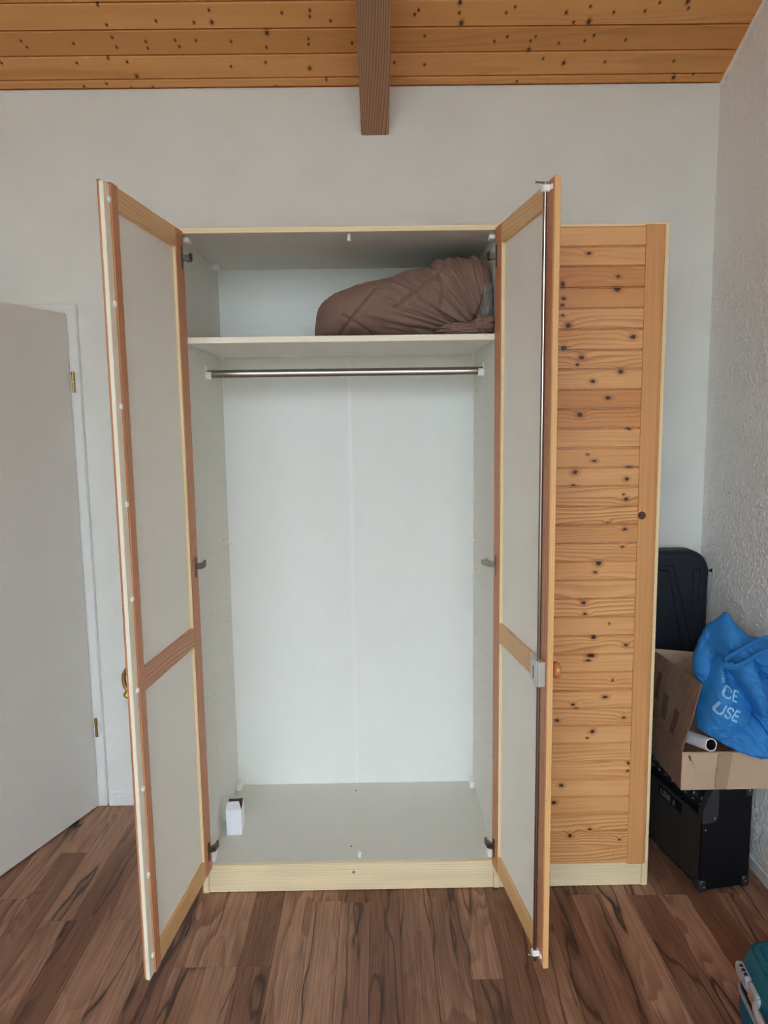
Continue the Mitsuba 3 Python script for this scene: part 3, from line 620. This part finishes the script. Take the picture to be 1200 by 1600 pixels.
k_ = obj('lower_fold', join(blob((.885, .060, 1.853), (.085, .05, .020), .35, 3.5, 2, 1.8338), blob((.945, .055, 1.866), (.034, .045, .030), .4, 3, 6, 1.8338)), 'm_quilt', dv_, True)
k_ = obj('lining_fold', blob((.955, .072, 1.93), (.022, .045, .075), .35, 3.2, 4, 1.8338), 'm_lining', dv_, True); labels[k_] = {'label': 'grey lining showing in the open end'}
# small white carton
ct = thing('carton', 'small empty white carton with open top flaps, on the wardrobe floor at the left', 'carton')
ca = math.radians(4); cx_, cy_ = np.array([math.cos(ca), math.sin(ca), 0]), np.array([-math.sin(ca), math.cos(ca), 0])
cf = lambda m: fix(frame_mesh(m, np.array([.0465, .178, ZB + .0005]), cx_, cy_, np.array([0, 0, 1.0])))
cw, cd, ch, e_ = .055, .085, .096, .0007
obj('shell', cf(join(bx((0, 0, 0), (cw, cd, e_)), bx((0, 0, 0), (cw, e_, ch)), bx((0, cd - e_, 0), (cw, cd, ch)), bx((0, 0, 0), (e_, cd, ch)), bx((cw - e_, 0, 0), (cw, cd, ch)))), 'm_carton', ct)
obj('lining', cf(join(bx((e_, cd - 2 * e_, e_), (cw - e_, cd - e_, ch - .001)), bx((e_, e_, e_), (2 * e_, cd - e_, ch - .001)), bx((cw - 2 * e_, e_, e_), (cw - e_, cd - e_, ch - .001)), bx((e_, e_, e_), (cw - e_, cd, 2 * e_)))), 'm_carton_in', ct, label='brown inside')
def flap(p, q, r_, s_, th_=.0007):
    p, q, r_, s_ = map(np.array, (p, q, r_, s_)); n = np.cross(q - p, r_ - p).astype(float); n /= np.linalg.norm(n)
    return fix(hull([x + n * o for x in (p, q, r_, s_) for o in (0, th_)]))
obj('flap', cf(flap((0, 0, ch), (cw, 0, ch), (cw - .012, .034, ch + .014), (.001, .034, ch + .014))), 'm_carton', ct)
obj('flap', cf(flap((0, .002, ch), (0, cd - .004, ch), (.004, cd - .016, ch + .024), (.006, .036, ch + .022))), 'm_carton', ct)
obj('flap', cf(flap((cw, .006, ch), (cw, cd, ch), (cw + .004, cd, ch + .022), (cw + .003, cd - .012, ch + .022))), 'm_carton', ct)

# ------------------------------------------------------------------ the corner on the right
# instrument case
gc = thing('hard_case', 'large black moulded instrument case standing on end in the corner behind the box', 'case')
cw_, ch_ = .378, 1.058
gx = 1.888 - cw_ / 2
body = rounded_slab(cw_, ch_, .085, .105, .030, 10, 7)
gm = lambda m: fix(frame_mesh(m, np.array([gx, .578, ch_ / 2 + .001]), np.array([1.0, 0, 0]), np.array([0, 0, 1.0]), np.array([0, -1.0, 0])))
obj('shell', gm(body), 'm_case', gc, 40)
yg = .578 - .105
def groove(pts, r=.0016, n=40): return tube([(x, yg, z) for x, z in smooth_path(pts, n)], r, 8)
def fillet(pts, r=.016):
    p = [np.array(q, float) for q in pts]; out = [p[0]]
    for a_, c_, b_ in zip(p[:-2], p[1:-1], p[2:]):
        u1, u2 = (a_ - c_) / np.linalg.norm(a_ - c_), (b_ - c_) / np.linalg.norm(b_ - c_)
        q0, q1 = c_ + u1 * r, c_ + u2 * r
        out += [(1 - t_) ** 2 * q0 + 2 * t_ * (1 - t_) * c_ + t_ ** 2 * q1 for t_ in np.linspace(0, 1, 8)]
    return out + [p[-1]]
def line(pts, r=.0022): return tube([(x, yg, z) for x, z in pts], r, 8)
gr_ = [line(fillet([(1.53, 1.003), (1.742, 1.003), (1.846, .60)])), line(fillet([(1.53, .985), (1.725, .985), (1.800, .62)], .012)),
       line(np.vstack([rrect(.026, .141, .012, 6) + [1.834, .920], (rrect(.026, .141, .012, 6) + [1.834, .920])[:1]])),
       line([(1.712, .660), (1.732, .683), (1.751, .699)]), line([(1.727, .660), (1.741, .684), (1.751, .699)])]
k_ = obj('moulded_line', join(*gr_), 'm_groove', gc, True)
pad = rounded_slab(.0215, .137, .010, .002, .001, 6, 2); 
obj('pad', fix(frame_mesh(pad, np.array([1.834, yg + .0005, .920]), np.array([1.0, 0, 0]), np.array([0, 0, 1.0]), np.array([0, -1.0, 0]))), 'm_case', gc)
wp = obj('wall_plug', lathe([(0, 0), (.008, 0), (.007, .004), (.004, .006), (.004, .012), (0, .0125)], (XR + .0005, .50, .975), (-1, 0, 0), 14), 'm_dark', None, 40)
labels[wp] = {'label': 'tiny black plug sticking out of the right wall beside the black case', 'category': 'wall plug'}
# amplifier
am = thing('guitar_amplifier', 'black combo guitar amplifier with control knobs, under the cardboard box', 'amplifier')
an = math.radians(10); AO = np.array([1.658, -.048, 0]); aw = np.array([math.cos(an), math.sin(an), 0]); al = np.array([-math.sin(an), math.cos(an), 0]); az = np.array([0, 0, 1.0])
af = lambda m: fix(frame_mesh(m, AO, aw, al, az))                     # coordinates (depth, length, height); the front is depth 0
AD, AL, AH = .178, .40, .362
def prism(prof, l0, l1, inset=0.0):
    return fix(loft([np.array([(a, l, b) for a, b in prof]) for l in (l0, l1)]))
prof = [(.004, .012), (AD - .006, .012), (AD, .018), (AD, AH - .012), (AD - .010, AH), (.060, AH), (.0555, AH - .004), (.0555, AH - .020), (.014, .276), (.004, .270)]
cab = prism(prof, .012, AL - .012)
cheek = lambda l0, l1: prism([(0, .010), (AD - .006, .010), (AD, .016), (AD, AH - .012), (AD - .012, AH), (.040, AH), (.026, AH - .006), (.002, .292), (0, .284)], l0, l1)
obj('cabinet', af(join(cab, cheek(0, .014), cheek(AL - .014, AL))), 'm_tolex', am, False)
obj('grille_cloth', af(join(bx((.0015, .014, .022), (.006, AL - .014, .262)))), 'm_grille', am)
obj('piping', af(join(*[tube([(0.0015, l, z) for l, z in p], .0022, 8) for p in ([(.016, .024), (.016, .262)], [(.016, .262), (AL - .016, .262)], [(.016, .022), (AL - .016, .022)])])), 'm_cap', am, True)
# sloped control panel: from (.014,.276) to (.0555,.342)
p0, p1 = np.array([.014, .276]), np.array([.0555, .342]); pe = (p1 - p0) / np.linalg.norm(p1 - p0); pn = np.array([-pe[1], pe[0]])
def onp(u, l, h=0.0):
    q = p0 + pe * u + pn * h; return np.array([q[0], l, q[1]])
panel = fix(hull([onp(u, l, h) for u in (.004, .075) for l in (.018, AL - .018) for h in (0, .0015)]))
cp = obj('control_panel', af(panel), 'm_dark', am)
for i in range(8):
    l = .040 + i * .042
    o = onp(.030 + (.0 if i else .002), l, .0015); ax = np.array([pn[0], 0, pn[1]])
    r_ = .0115 if i == 0 else .0085
    kb = obj('control_knob', af(lathe([(0, 0), (r_, 0), (r_ * .92, .010), (r_ * .8, .0115), (0, .0115)], o, ax, 18)), 'm_cap', am, 40)
    obj('pointer', af(bx(onp(.029, l - .0008, .0128) - [.001, 0, .001], onp(.036, l + .0008, .0136) + [.0005, 0, .0005])), 'm_ink', kb)
marks = []
ex, ey = np.array([0, -1.0, 0]), np.array([pe[0], 0, pe[1]])
for i, s in enumerate(('OUT', 'VOL', 'REV', 'MOD', 'TREB', 'MID', 'BASS', 'DRIVE')):
    l = .040 + i * .042
    marks.append(text(s, .0042, onp(.011, l + .010, .0014), ex, ey, .0006, False))
marks += [text('PHONES', .0040, onp(.050, .046, .0014), ex, ey, .0006, False)] + [bx(onp(.062, .05 + j * .03, .0012) - [.0015, .004, .0015], onp(.062, .05 + j * .03, .0018) + [.001, .004, .001]) for j in range(9)]
labels[obj('panel_print', af(join(*marks)), 'm_ink', cp)] = {'kind': 'stuff'}
for l in (.215, .245, .275, .305): obj('indicator', af(cyl(onp(.057, l, .0012), onp(.057, l, .0040), .0042, 10)), 'm_badge', cp)
# name badge on the grille
bt = text('LINE 6', .021, (-.0008, .250, .222), (0, -1.0, 0), (0, 0, 1.0), .0022, True)
obj('badge', af(join(bx((-.0004, .118, .2145), (.002, .262, .2505)), bx((-.0014, .120, .216), (.002, .142, .249)))), 'm_tolex', am)
obj('badge_letters', af(bt), 'm_badge', am)
# corner protectors
def corner(w0, w1, l0, l1, z0, z1, c=.010): return af(cbox((w0, l0, z0), (w1, l1, z1), c))
obj('corner_cap', corner(-.004, .024, -.004, .03, 0.0005, .046), 'm_cap', am, 40)
obj('corner_cap', corner(AD - .026, AD + .004, -.004, .03, 0.0005, .044), 'm_cap', am, 40)
obj('corner_cap', corner(-.004, .024, AL - .03, AL + .004, 0.0005, .046), 'm_cap', am, 40)
obj('corner_cap', corner(AD - .026, AD + .004, AL - .03, AL + .004, 0.0005, .044), 'm_cap', am, 40)
obj('corner_cap', corner(AD - .026, AD + .004, -.004, .03, AH - .040, AH + .003), 'm_cap', am, 40)
big = fix(hull([(w_, l, z) for l in (-.005, .020) for w_, z in ((-.004, .248), (-.004, .290), (.006, .318), (.020, .348), (.032, .364), (.046, .366), (.052, .358), (.052, .268), (.046, .254), (.036, .248))]))
obj('corner_cap', af(big), 'm_cap', am, 50); labels[am + '__corner_cap'] = {}
del labels[am + '__corner_cap']
for w_, z, l0 in ((.012, .022, -.0038), (AD - .012, .024, -.0038), (AD - .012, AH - .016, -.0038), (.040, .262, -.0048), (.012, .222, .0)):
    obj('screw', af(lathe([(0, 0), (.0028, 0), (.002, .0012), (0, .0015)], (w_, l0, z), (0, -1, 0), 10)), 'm_zinc', am, 40)
# cardboard box
cbx = thing('cardboard_box', 'open brown cardboard box with raised flaps, on top of the black amplifier', 'box')
BX0, BX1, BY0, BY1, BZ0, BZ1, e_ = 1.580, 1.888, -.052, .275, .3665, .496, .004
obj('body', join(cbox((BX0, BY0, BZ0), (BX1, BY1, BZ0 + e_), .001), cbox((BX0, BY0, BZ0), (BX1, BY0 + e_, BZ1), .0015), cbox((BX0, BY1 - e_, BZ0), (BX1, BY1, BZ1), .0015), cbox((BX1 - e_, BY0, BZ0), (BX1, BY1, BZ1), .0015)), 'm_card', cbx)
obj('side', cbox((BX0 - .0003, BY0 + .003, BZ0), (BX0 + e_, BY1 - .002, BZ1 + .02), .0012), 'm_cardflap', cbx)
def sheet(p, th_=.004, mt='m_card', nm='flap', label=None):
    p = [np.array(q, float) for q in p]; n = np.cross(p[1] - p[0], p[2] - p[0]); n /= np.linalg.norm(n)
    k = obj(nm, fix(hull([q + n * o for q in p for o in (0, th_)])), mt, cbx)
    if label: labels[k] = {'label': label}
    return k, n
fp = [(BX0 + .001, BY0 + .004, BZ1 + .012), (1.639, BY0 + .012, .722), (1.592, BY1 - .015, .738), (BX0 + .001, BY1 - .004, BZ1 + .012)]
FP = [np.array(q, float) for q in fp]
def onflap(a, b, o=0.0):
    q = FP[0] * (1 - a) * (1 - b) + FP[1] * a * (1 - b) + FP[2] * a * b + FP[3] * (1 - a) * b
    n = np.cross(FP[3] - FP[0], FP[1] - FP[0]); n /= np.linalg.norm(n); n = n if n[0] < 0 else -n
    return q + n * (o + .0012 * math.sin(a * 9 + b * 5) + .0015 * math.sin(b * 13))
def patch(a0, a1, b0, b1, o0, o1, n=14):
    g = lambda o: np.array([[onflap(a0 + (a1 - a0) * i / n, b0 + (b1 - b0) * j / n, o) for j in range(n + 1)] for i in range(n + 1)]).reshape(-1, 3)
    v = np.vstack([g(o0), g(o1)]); N = (n + 1) ** 2; f = []
    for i in range(n):
        for j in range(n):
            q = [i * (n + 1) + j, (i + 1) * (n + 1) + j, (i + 1) * (n + 1) + j + 1, i * (n + 1) + j + 1]
            f += [[q[0], q[1], q[2]], [q[0], q[2], q[3]], [q[2] + N, q[1] + N, q[0] + N], [q[3] + N, q[2] + N, q[0] + N]]
    ring = [i * (n + 1) for i in range(n)] + [n * (n + 1) + j for j in range(n)] + [(n - i) * (n + 1) + n for i in range(n)] + [n - j for j in range(n)]
    for u, w in zip(ring, ring[1:] + ring[:1]): f += [[w, u, u + N], [w, u + N, w + N]]
    return fix(trimesh.Trimesh(v, np.array(f), process=False))
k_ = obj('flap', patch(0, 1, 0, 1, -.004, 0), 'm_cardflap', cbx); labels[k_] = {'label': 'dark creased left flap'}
for a0, a1, b0, b1 in ((.12, .50, .50, .62), (.02, .40, .24, .36), (.30, .74, .74, .84)):
    obj('tape', patch(a0, a1, b0, b1, .0, .0006, 6), 'm_tape_dark', cbx)
sheet([(BX0 + .002, BY1 - .002, BZ1 - .002), (BX1 - .002, BY1 - .002, BZ1 - .002), (BX1 - .004, BY1 + .030, .700), (BX0 - .01, BY1 + .030, .732)])
sheet([(BX0 + .022, BY0 - .0042, BZ1 - .001), (BX1 - .022, BY0 - .0042, BZ1 - .001), (BX1 - .030, BY0 - .0060, BZ1 - .050), (BX0 + .040, BY0 - .0060, BZ1 - .052)], .003)
for pts in ([(1.690, 0), (1.732, 0), (1.727, 1), (1.688, 1)],):
    obj('tape', fix(hull([(x, BY0 - .0108 + (.0085 if zz else 0) + o, BZ1 - .002 - (BZ1 - BZ0 - .004) * (0.42 if not zz else 1.0)) for x, zz in pts for o in (0, .0006)] + [(x, BY0 - .0108 + o, BZ1 - .003) for x in (1.694, 1.738) for o in (0, .0006)])), 'm_tape', cbx)
for m in (fix(hull([(1.598, BY0 - .0004, .486), (1.606, BY0 - .0004, .484), (1.604, BY0 - .0004, .468), (1.609, BY0 - .0004, .466), (1.606, BY0 + .001, .476)])), bx((1.862, BY0 - .0066, .452), (1.885, BY0 - .004, .455))):
    obj('torn_mark', m, 'm_tape_dark', cbx)
# paper tube
tb = thing('paper_tube', 'white cardboard tube poking out over the front edge of the cardboard box', 'tube')
tp0, tp1 = np.array([1.641, .060, .500]), np.array([1.664, -.070, .5285]); td = (tp1 - tp0) / np.linalg.norm(tp1 - tp0)
u_ = np.cross(td, [0, 0, 1]); u_ /= np.linalg.norm(u_); w_ = np.cross(u_, td); th = np.arange(36) / 36 * 2 * np.pi
def ringr(c, r_): return c + np.cos(th)[:, None] * u_ * r_ + np.sin(th)[:, None] * w_ * r_
rim = .0012 * np.sin(th * 5)[:, None] * td
obj('wall', loft([ringr(tp0, .0170), ringr(tp0, .0210), ringr(tp1 - td * .014, .0210), ringr(tp1 - td * .002, .0210) + rim, ringr(tp1, .0203) + rim, ringr(tp1, .0176) + rim, ringr(tp1 - td * .004, .0170), ringr(tp0, .0170)], cap=False), 'm_paper', tb, 35)
obj('inside', loft([ringr(tp1 - td * .002, .0168), ringr(tp0 + td * .02, .0168)], cap=False), 'm_dark', tb, True)
obj('end_disc', cyl(tp0 + td * .005, tp0 + td * .018, .0168, 24), 'm_dark', tb)
# blue tote bag
bg = thing('tote_bag', 'crumpled blue fabric tote bag with pale lettering, lying in the cardboard box', 'bag')
OUT = np.array([(1.716, .950), (1.726, .946), (1.742, .922), (1.785, .876), (1.836, .866), (1.872, .850), (1.884, .78), (1.886, .70), (1.884, .60), (1.879, .50), (1.868, .486), (1.817, .485), (1.764, .500), (1.710, .520), (1.655, .558), (1.634, .570), (1.637, .600), (1.645, .650), (1.653, .705), (1.640, .746), (1.644, .800), (1.667, .863), (1.687, .905), (1.704, .938)])
BC = np.array([1.745, .690])
oc = np.vstack([OUT, OUT[:1]]); os_ = np.r_[0, np.cumsum(np.hypot(*np.diff(oc, axis=0).T))]
o_ = np.c_[np.interp(np.linspace(0, os_[-1], 361)[:-1], os_, oc[:, 0]), np.interp(np.linspace(0, os_[-1], 361)[:-1], os_, oc[:, 1])]
o_ = (np.roll(o_, 1, 0) + 2 * o_ + np.roll(o_, -1, 0)) / 4; o_ = (np.roll(o_, 1, 0) + 2 * o_ + np.roll(o_, -1, 0)) / 4
def seg(x, z, a, b):
    a, b = np.array(a), np.array(b); e = b - a; L2 = e @ e
    tt = np.clip(((x - a[0]) * e[0] + (z - a[1]) * e[1]) / L2, 0, 1)
    px, pz = x - a[0] - tt * e[0], z - a[1] - tt * e[1]
    return np.hypot(px, pz), np.sign(e[0] * pz - e[1] * px), tt
def fold(x, z, a, b, A, s, s2=None, taper=0):
    """crease from a to b: steep on one side (width s), soft on the other (s2)"""
    d, sg, tt = seg(x, z, a, b); s2 = s if s2 is None else s2
    wdt = np.where(sg > 0, s, s2); amp = A * (1 - taper * tt)
    return amp * np.exp(-(d / wdt))
def bag_front(x, z, tr):
    """how far the front cloth lies behind the plane y = -0.11"""
    y = .060 * (1 - np.sqrt(np.clip(1 - tr ** 4, 0, 1)))
    y += .050 * np.clip((z - .70) / .25, 0, 1) ** 1.3                 # leans back towards the top
    y += .062 * (1 / (1 + np.exp((x - np.interp(z, [.50, .56, .80], [1.598, 1.622, 1.690])) / .005)))   # left part lies behind the lettered fold
    y += fold(x, z, (1.692, .81), (1.618, .565), .034, .014, .010)
    y += fold(x, z, (1.722, .765), (1.800, .628), .056, .004, .040)   # deep pocket that ends in the lower corner
    y += fold(x, z, (1.800, .628), (1.690, .530), .056, .040, .004)
    y += fold(x, z, (1.716, .83), (1.716, .74), .044, .010, .012)
    y -= fold(x, z, (1.757, .818), (1.800, .69), .036, .016, .034)
    y -= fold(x, z, (1.757, .818), (1.835, .795), .016, .030, .006)
    y += fold(x, z, (1.775, .812), (1.812, .765), .032, .004, .016)
    y += fold(x, z, (1.812, .765), (1.850, .735), .032, .004, .016)
    y += fold(x, z, (1.855, .79), (1.835, .66), .014, .004, .02)
    y += fold(x, z, (1.800, .628), (1.870, .560), .010, .004, .025)
    y += fold(x, z, (1.700, .91), (1.640, .78), .010, .02, .006)
    y += fold(x, z, (1.66, .72), (1.618, .755), .012, .004, .016)
    y += .014 * (meshkit.fbm(np.stack([x * 16, z * 16, 0 * x], -1), 3, 4) - .5)
    y += .012 * (np.abs(meshkit.fbm(np.stack([x * 30 + z * 12, z * 26, 0 * x + 3], -1), 2, 9) - .5) * 2 - .3)
    return -.112 + y - np.clip((.535 - z) / .03, 0, 1) * np.clip((tr - .6) / .4, 0, 1) * .034
nr = 130
rings = []
for kx in range(1, nr + 1):
    tr = kx / nr; q = BC + (o_ - BC) * tr
    y = bag_front(q[:, 0], q[:, 1], np.full(len(q), tr)); rings.append(np.c_[q[:, 0], y, q[:, 1]])
edge_y = bag_front(o_[:, 0], o_[:, 1], np.ones(len(o_)))
for tr in (.97, .85, .6, .3):
    q = BC + (o_ - BC) * tr
    rings.append(np.c_[q[:, 0], edge_y + .004 + np.clip((q[:, 1] - .505) / .03, 0, 1) * .09 * (1 - tr ** 3), q[:, 1]])
bagm = fix(loft(rings))
obj('cloth', bagm, 'm_bag', bg, True)
def tr_of(x, z):
    a = np.arctan2(o_[:, 1] - BC[1], o_[:, 0] - BC[0]); r_ = np.hypot(*(o_ - BC).T); i = np.argsort(a)
    return np.hypot(x - BC[0], z - BC[1]) / np.interp(np.arctan2(z - BC[1], x - BC[0]), a[i], r_[i], period=2 * np.pi)
def on_bag(m):
    """drape flat lettering (x, z in its xy) on the front cloth"""
    for _ in range(2): m = m.subdivide()
    v = m.vertices; y = bag_front(v[:, 0], v[:, 1], np.clip(tr_of(v[:, 0], v[:, 1]), 0, 1))
    return trimesh.Trimesh(np.c_[v[:, 0], y - .0012 - v[:, 2], v[:, 1]], m.faces[:, ::-1], process=False)
def flat_text(s, h, x, z, ang, sx=1.0):
    tm = meshkit.text_mesh(s, h, .0006, True); v = tm.vertices.copy(); v[:, 0] *= sx
    c_, s_ = math.cos(ang), math.sin(ang)
    return trimesh.Trimesh(np.c_[x + v[:, 0] * c_ - v[:, 1] * s_, z + v[:, 0] * s_ + v[:, 1] * c_, v[:, 2]], tm.faces, process=False)
lt = [flat_text('USE', .036, 1.6530, .650, -.42, .80), flat_text('CE', .034, 1.676, .702, -.44, .9), flat_text('FREE', .012, 1.696, .766, -1.75, .8), flat_text('N', .024, 1.698, .788, -.9, .7)]
obj('lettering', join(*[on_bag(m) for m in lt]), 'm_print', bg); labels[bg + '__lettering'] = {'label': 'pale blue printed lettering'}
hp = smooth_path([(1.815, -.085, .884), (1.785, -.100, .882), (1.745, -.114, .868), (1.700, -.126, .850), (1.676, -.130, .838), (1.664, -.133, .826), (1.672, -.136, .813), (1.694, -.136, .810), (1.730, -.132, .824), (1.768, -.122, .841), (1.805, -.108, .850), (1.840, -.090, .852), (1.868, -.072, .846)], 90)
obj('handle', tube(hp, .0, 12, (.0022, .0125, (0, -.55, 1.0))), 'm_bag', bg, True)
# teal suitcase
sc = thing('suitcase', 'ribbed teal hard-shell suitcase with grey lock and handle, lying on the floor', 'suitcase')
sa = math.radians(7); sd = np.array([-math.sin(sa), -math.cos(sa), 0]); se = np.array([math.cos(sa), -math.sin(sa), 0])
SWD, SLN_, SH = .335, .54, .25
SO = np.array([1.529, -.525, .004])                                     # far left corner on the floor
sf = lambda m: fix(frame_mesh(m, SO + se * SWD / 2 + sd * SLN_ / 2, se, sd, az))
def shell(rows):
    out = []
    for z, i in rows:
        q = rrect(SWD - 2 * i, SLN_ - 2 * i, max(.075 - i, .004), 10); out.append(np.c_[q, np.full(len(q), z)])
    return loft(out)
rows = [(0.0, .045), (.004, .024), (.012, .011), (.026, .004), (.060, .001), (.103, 0)]
obj('lower_shell', sf(shell(rows)), 'm_teal', sc, 40)
obj('seam_frame', sf(shell([(.102, .006), (.102, -.002), (.103, -.004), (.111, -.004), (.112, -.002), (.112, .006)])), 'm_grey_plastic', sc, 40)
obj('seam_lip', sf(shell([(.1118, .006), (.1118, .001), (.120, .001), (.120, .006)])), 'm_case', sc)
obj('seam_gap', sf(shell([(.119, .008), (.141, .008)])), 'm_dark', sc)
obj('seam_frame', sf(shell([(.140, .006), (.140, -.001), (.142, -.003), (.150, -.003), (.152, .0), (.152, .006)])), 'm_grey_plastic', sc, 40)
rows = [(.150, .001), (.166, .0015)]
for j in range(150):
    i = .002 + .150 * j / 149; rib = (i / .0175) % 1.0
    rows.append((.172 + .052 * (1 - math.exp(-max(i - .003, 0) / .012)) + .006 * (1 - math.exp(-i / .06)) - (.0042 * math.exp(-((rib - .5) / .11) ** 2) if i > .006 else 0), i))
obj('upper_shell', sf(shell(rows)), 'm_teal', sc, 30)
lx = -SWD / 2
def side_box(l0, l1, z0, z1, d0, d1, c): return sf(cbox((lx - d1, l0 - SLN_ / 2, z0), (lx - d0, l1 - SLN_ / 2, z1), c))
lockk = obj('lock', sf(fix(frame_mesh(rounded_slab(.078, .034, .015, .016, .004, 8, 4), np.array([lx + .006, .088 - SLN_ / 2, .166]), np.array([0, 1.0, 0]), np.array([0, 0, 1.0]), np.array([-1.0, 0, 0])))), 'm_grey_plastic', sc, 40)
obj('dial', sf(join(*[cyl((lx - .004, .073 + j * .015 - SLN_ / 2, .1805), (lx - .004, .081 + j * .015 - SLN_ / 2, .1805), .0050, 12) for j in range(3)])), 'm_dark', sc + '__lock')
obj('slot', side_box(.105, .107, .156, .166, .009, .0105, .0003), 'm_dark', sc + '__lock')
obj('latch', side_box(.132, .180, .152, .184, -.004, .008, .003), 'm_grey_plastic', sc, 40)
obj('latch_button', side_box(.136, .170, .148, .164, .002, .010, .002), 'm_tan', sc, 40)
hp = smooth_path([(lx + .002, .180 - SLN_ / 2, .166), (lx - .010, .188 - SLN_ / 2, .168), (lx - .017, .210 - SLN_ / 2, .169), (lx - .019, .28 - SLN_ / 2, .169), (lx - .017, .355 - SLN_ / 2, .169), (lx - .010, .377 - SLN_ / 2, .168), (lx + .002, .385 - SLN_ / 2, .166)], 60)
obj('handle', sf(tube(hp, .0, 14, (.0065, .0115, (0, 0, 1.0)))), 'm_handle_film', sc, True)
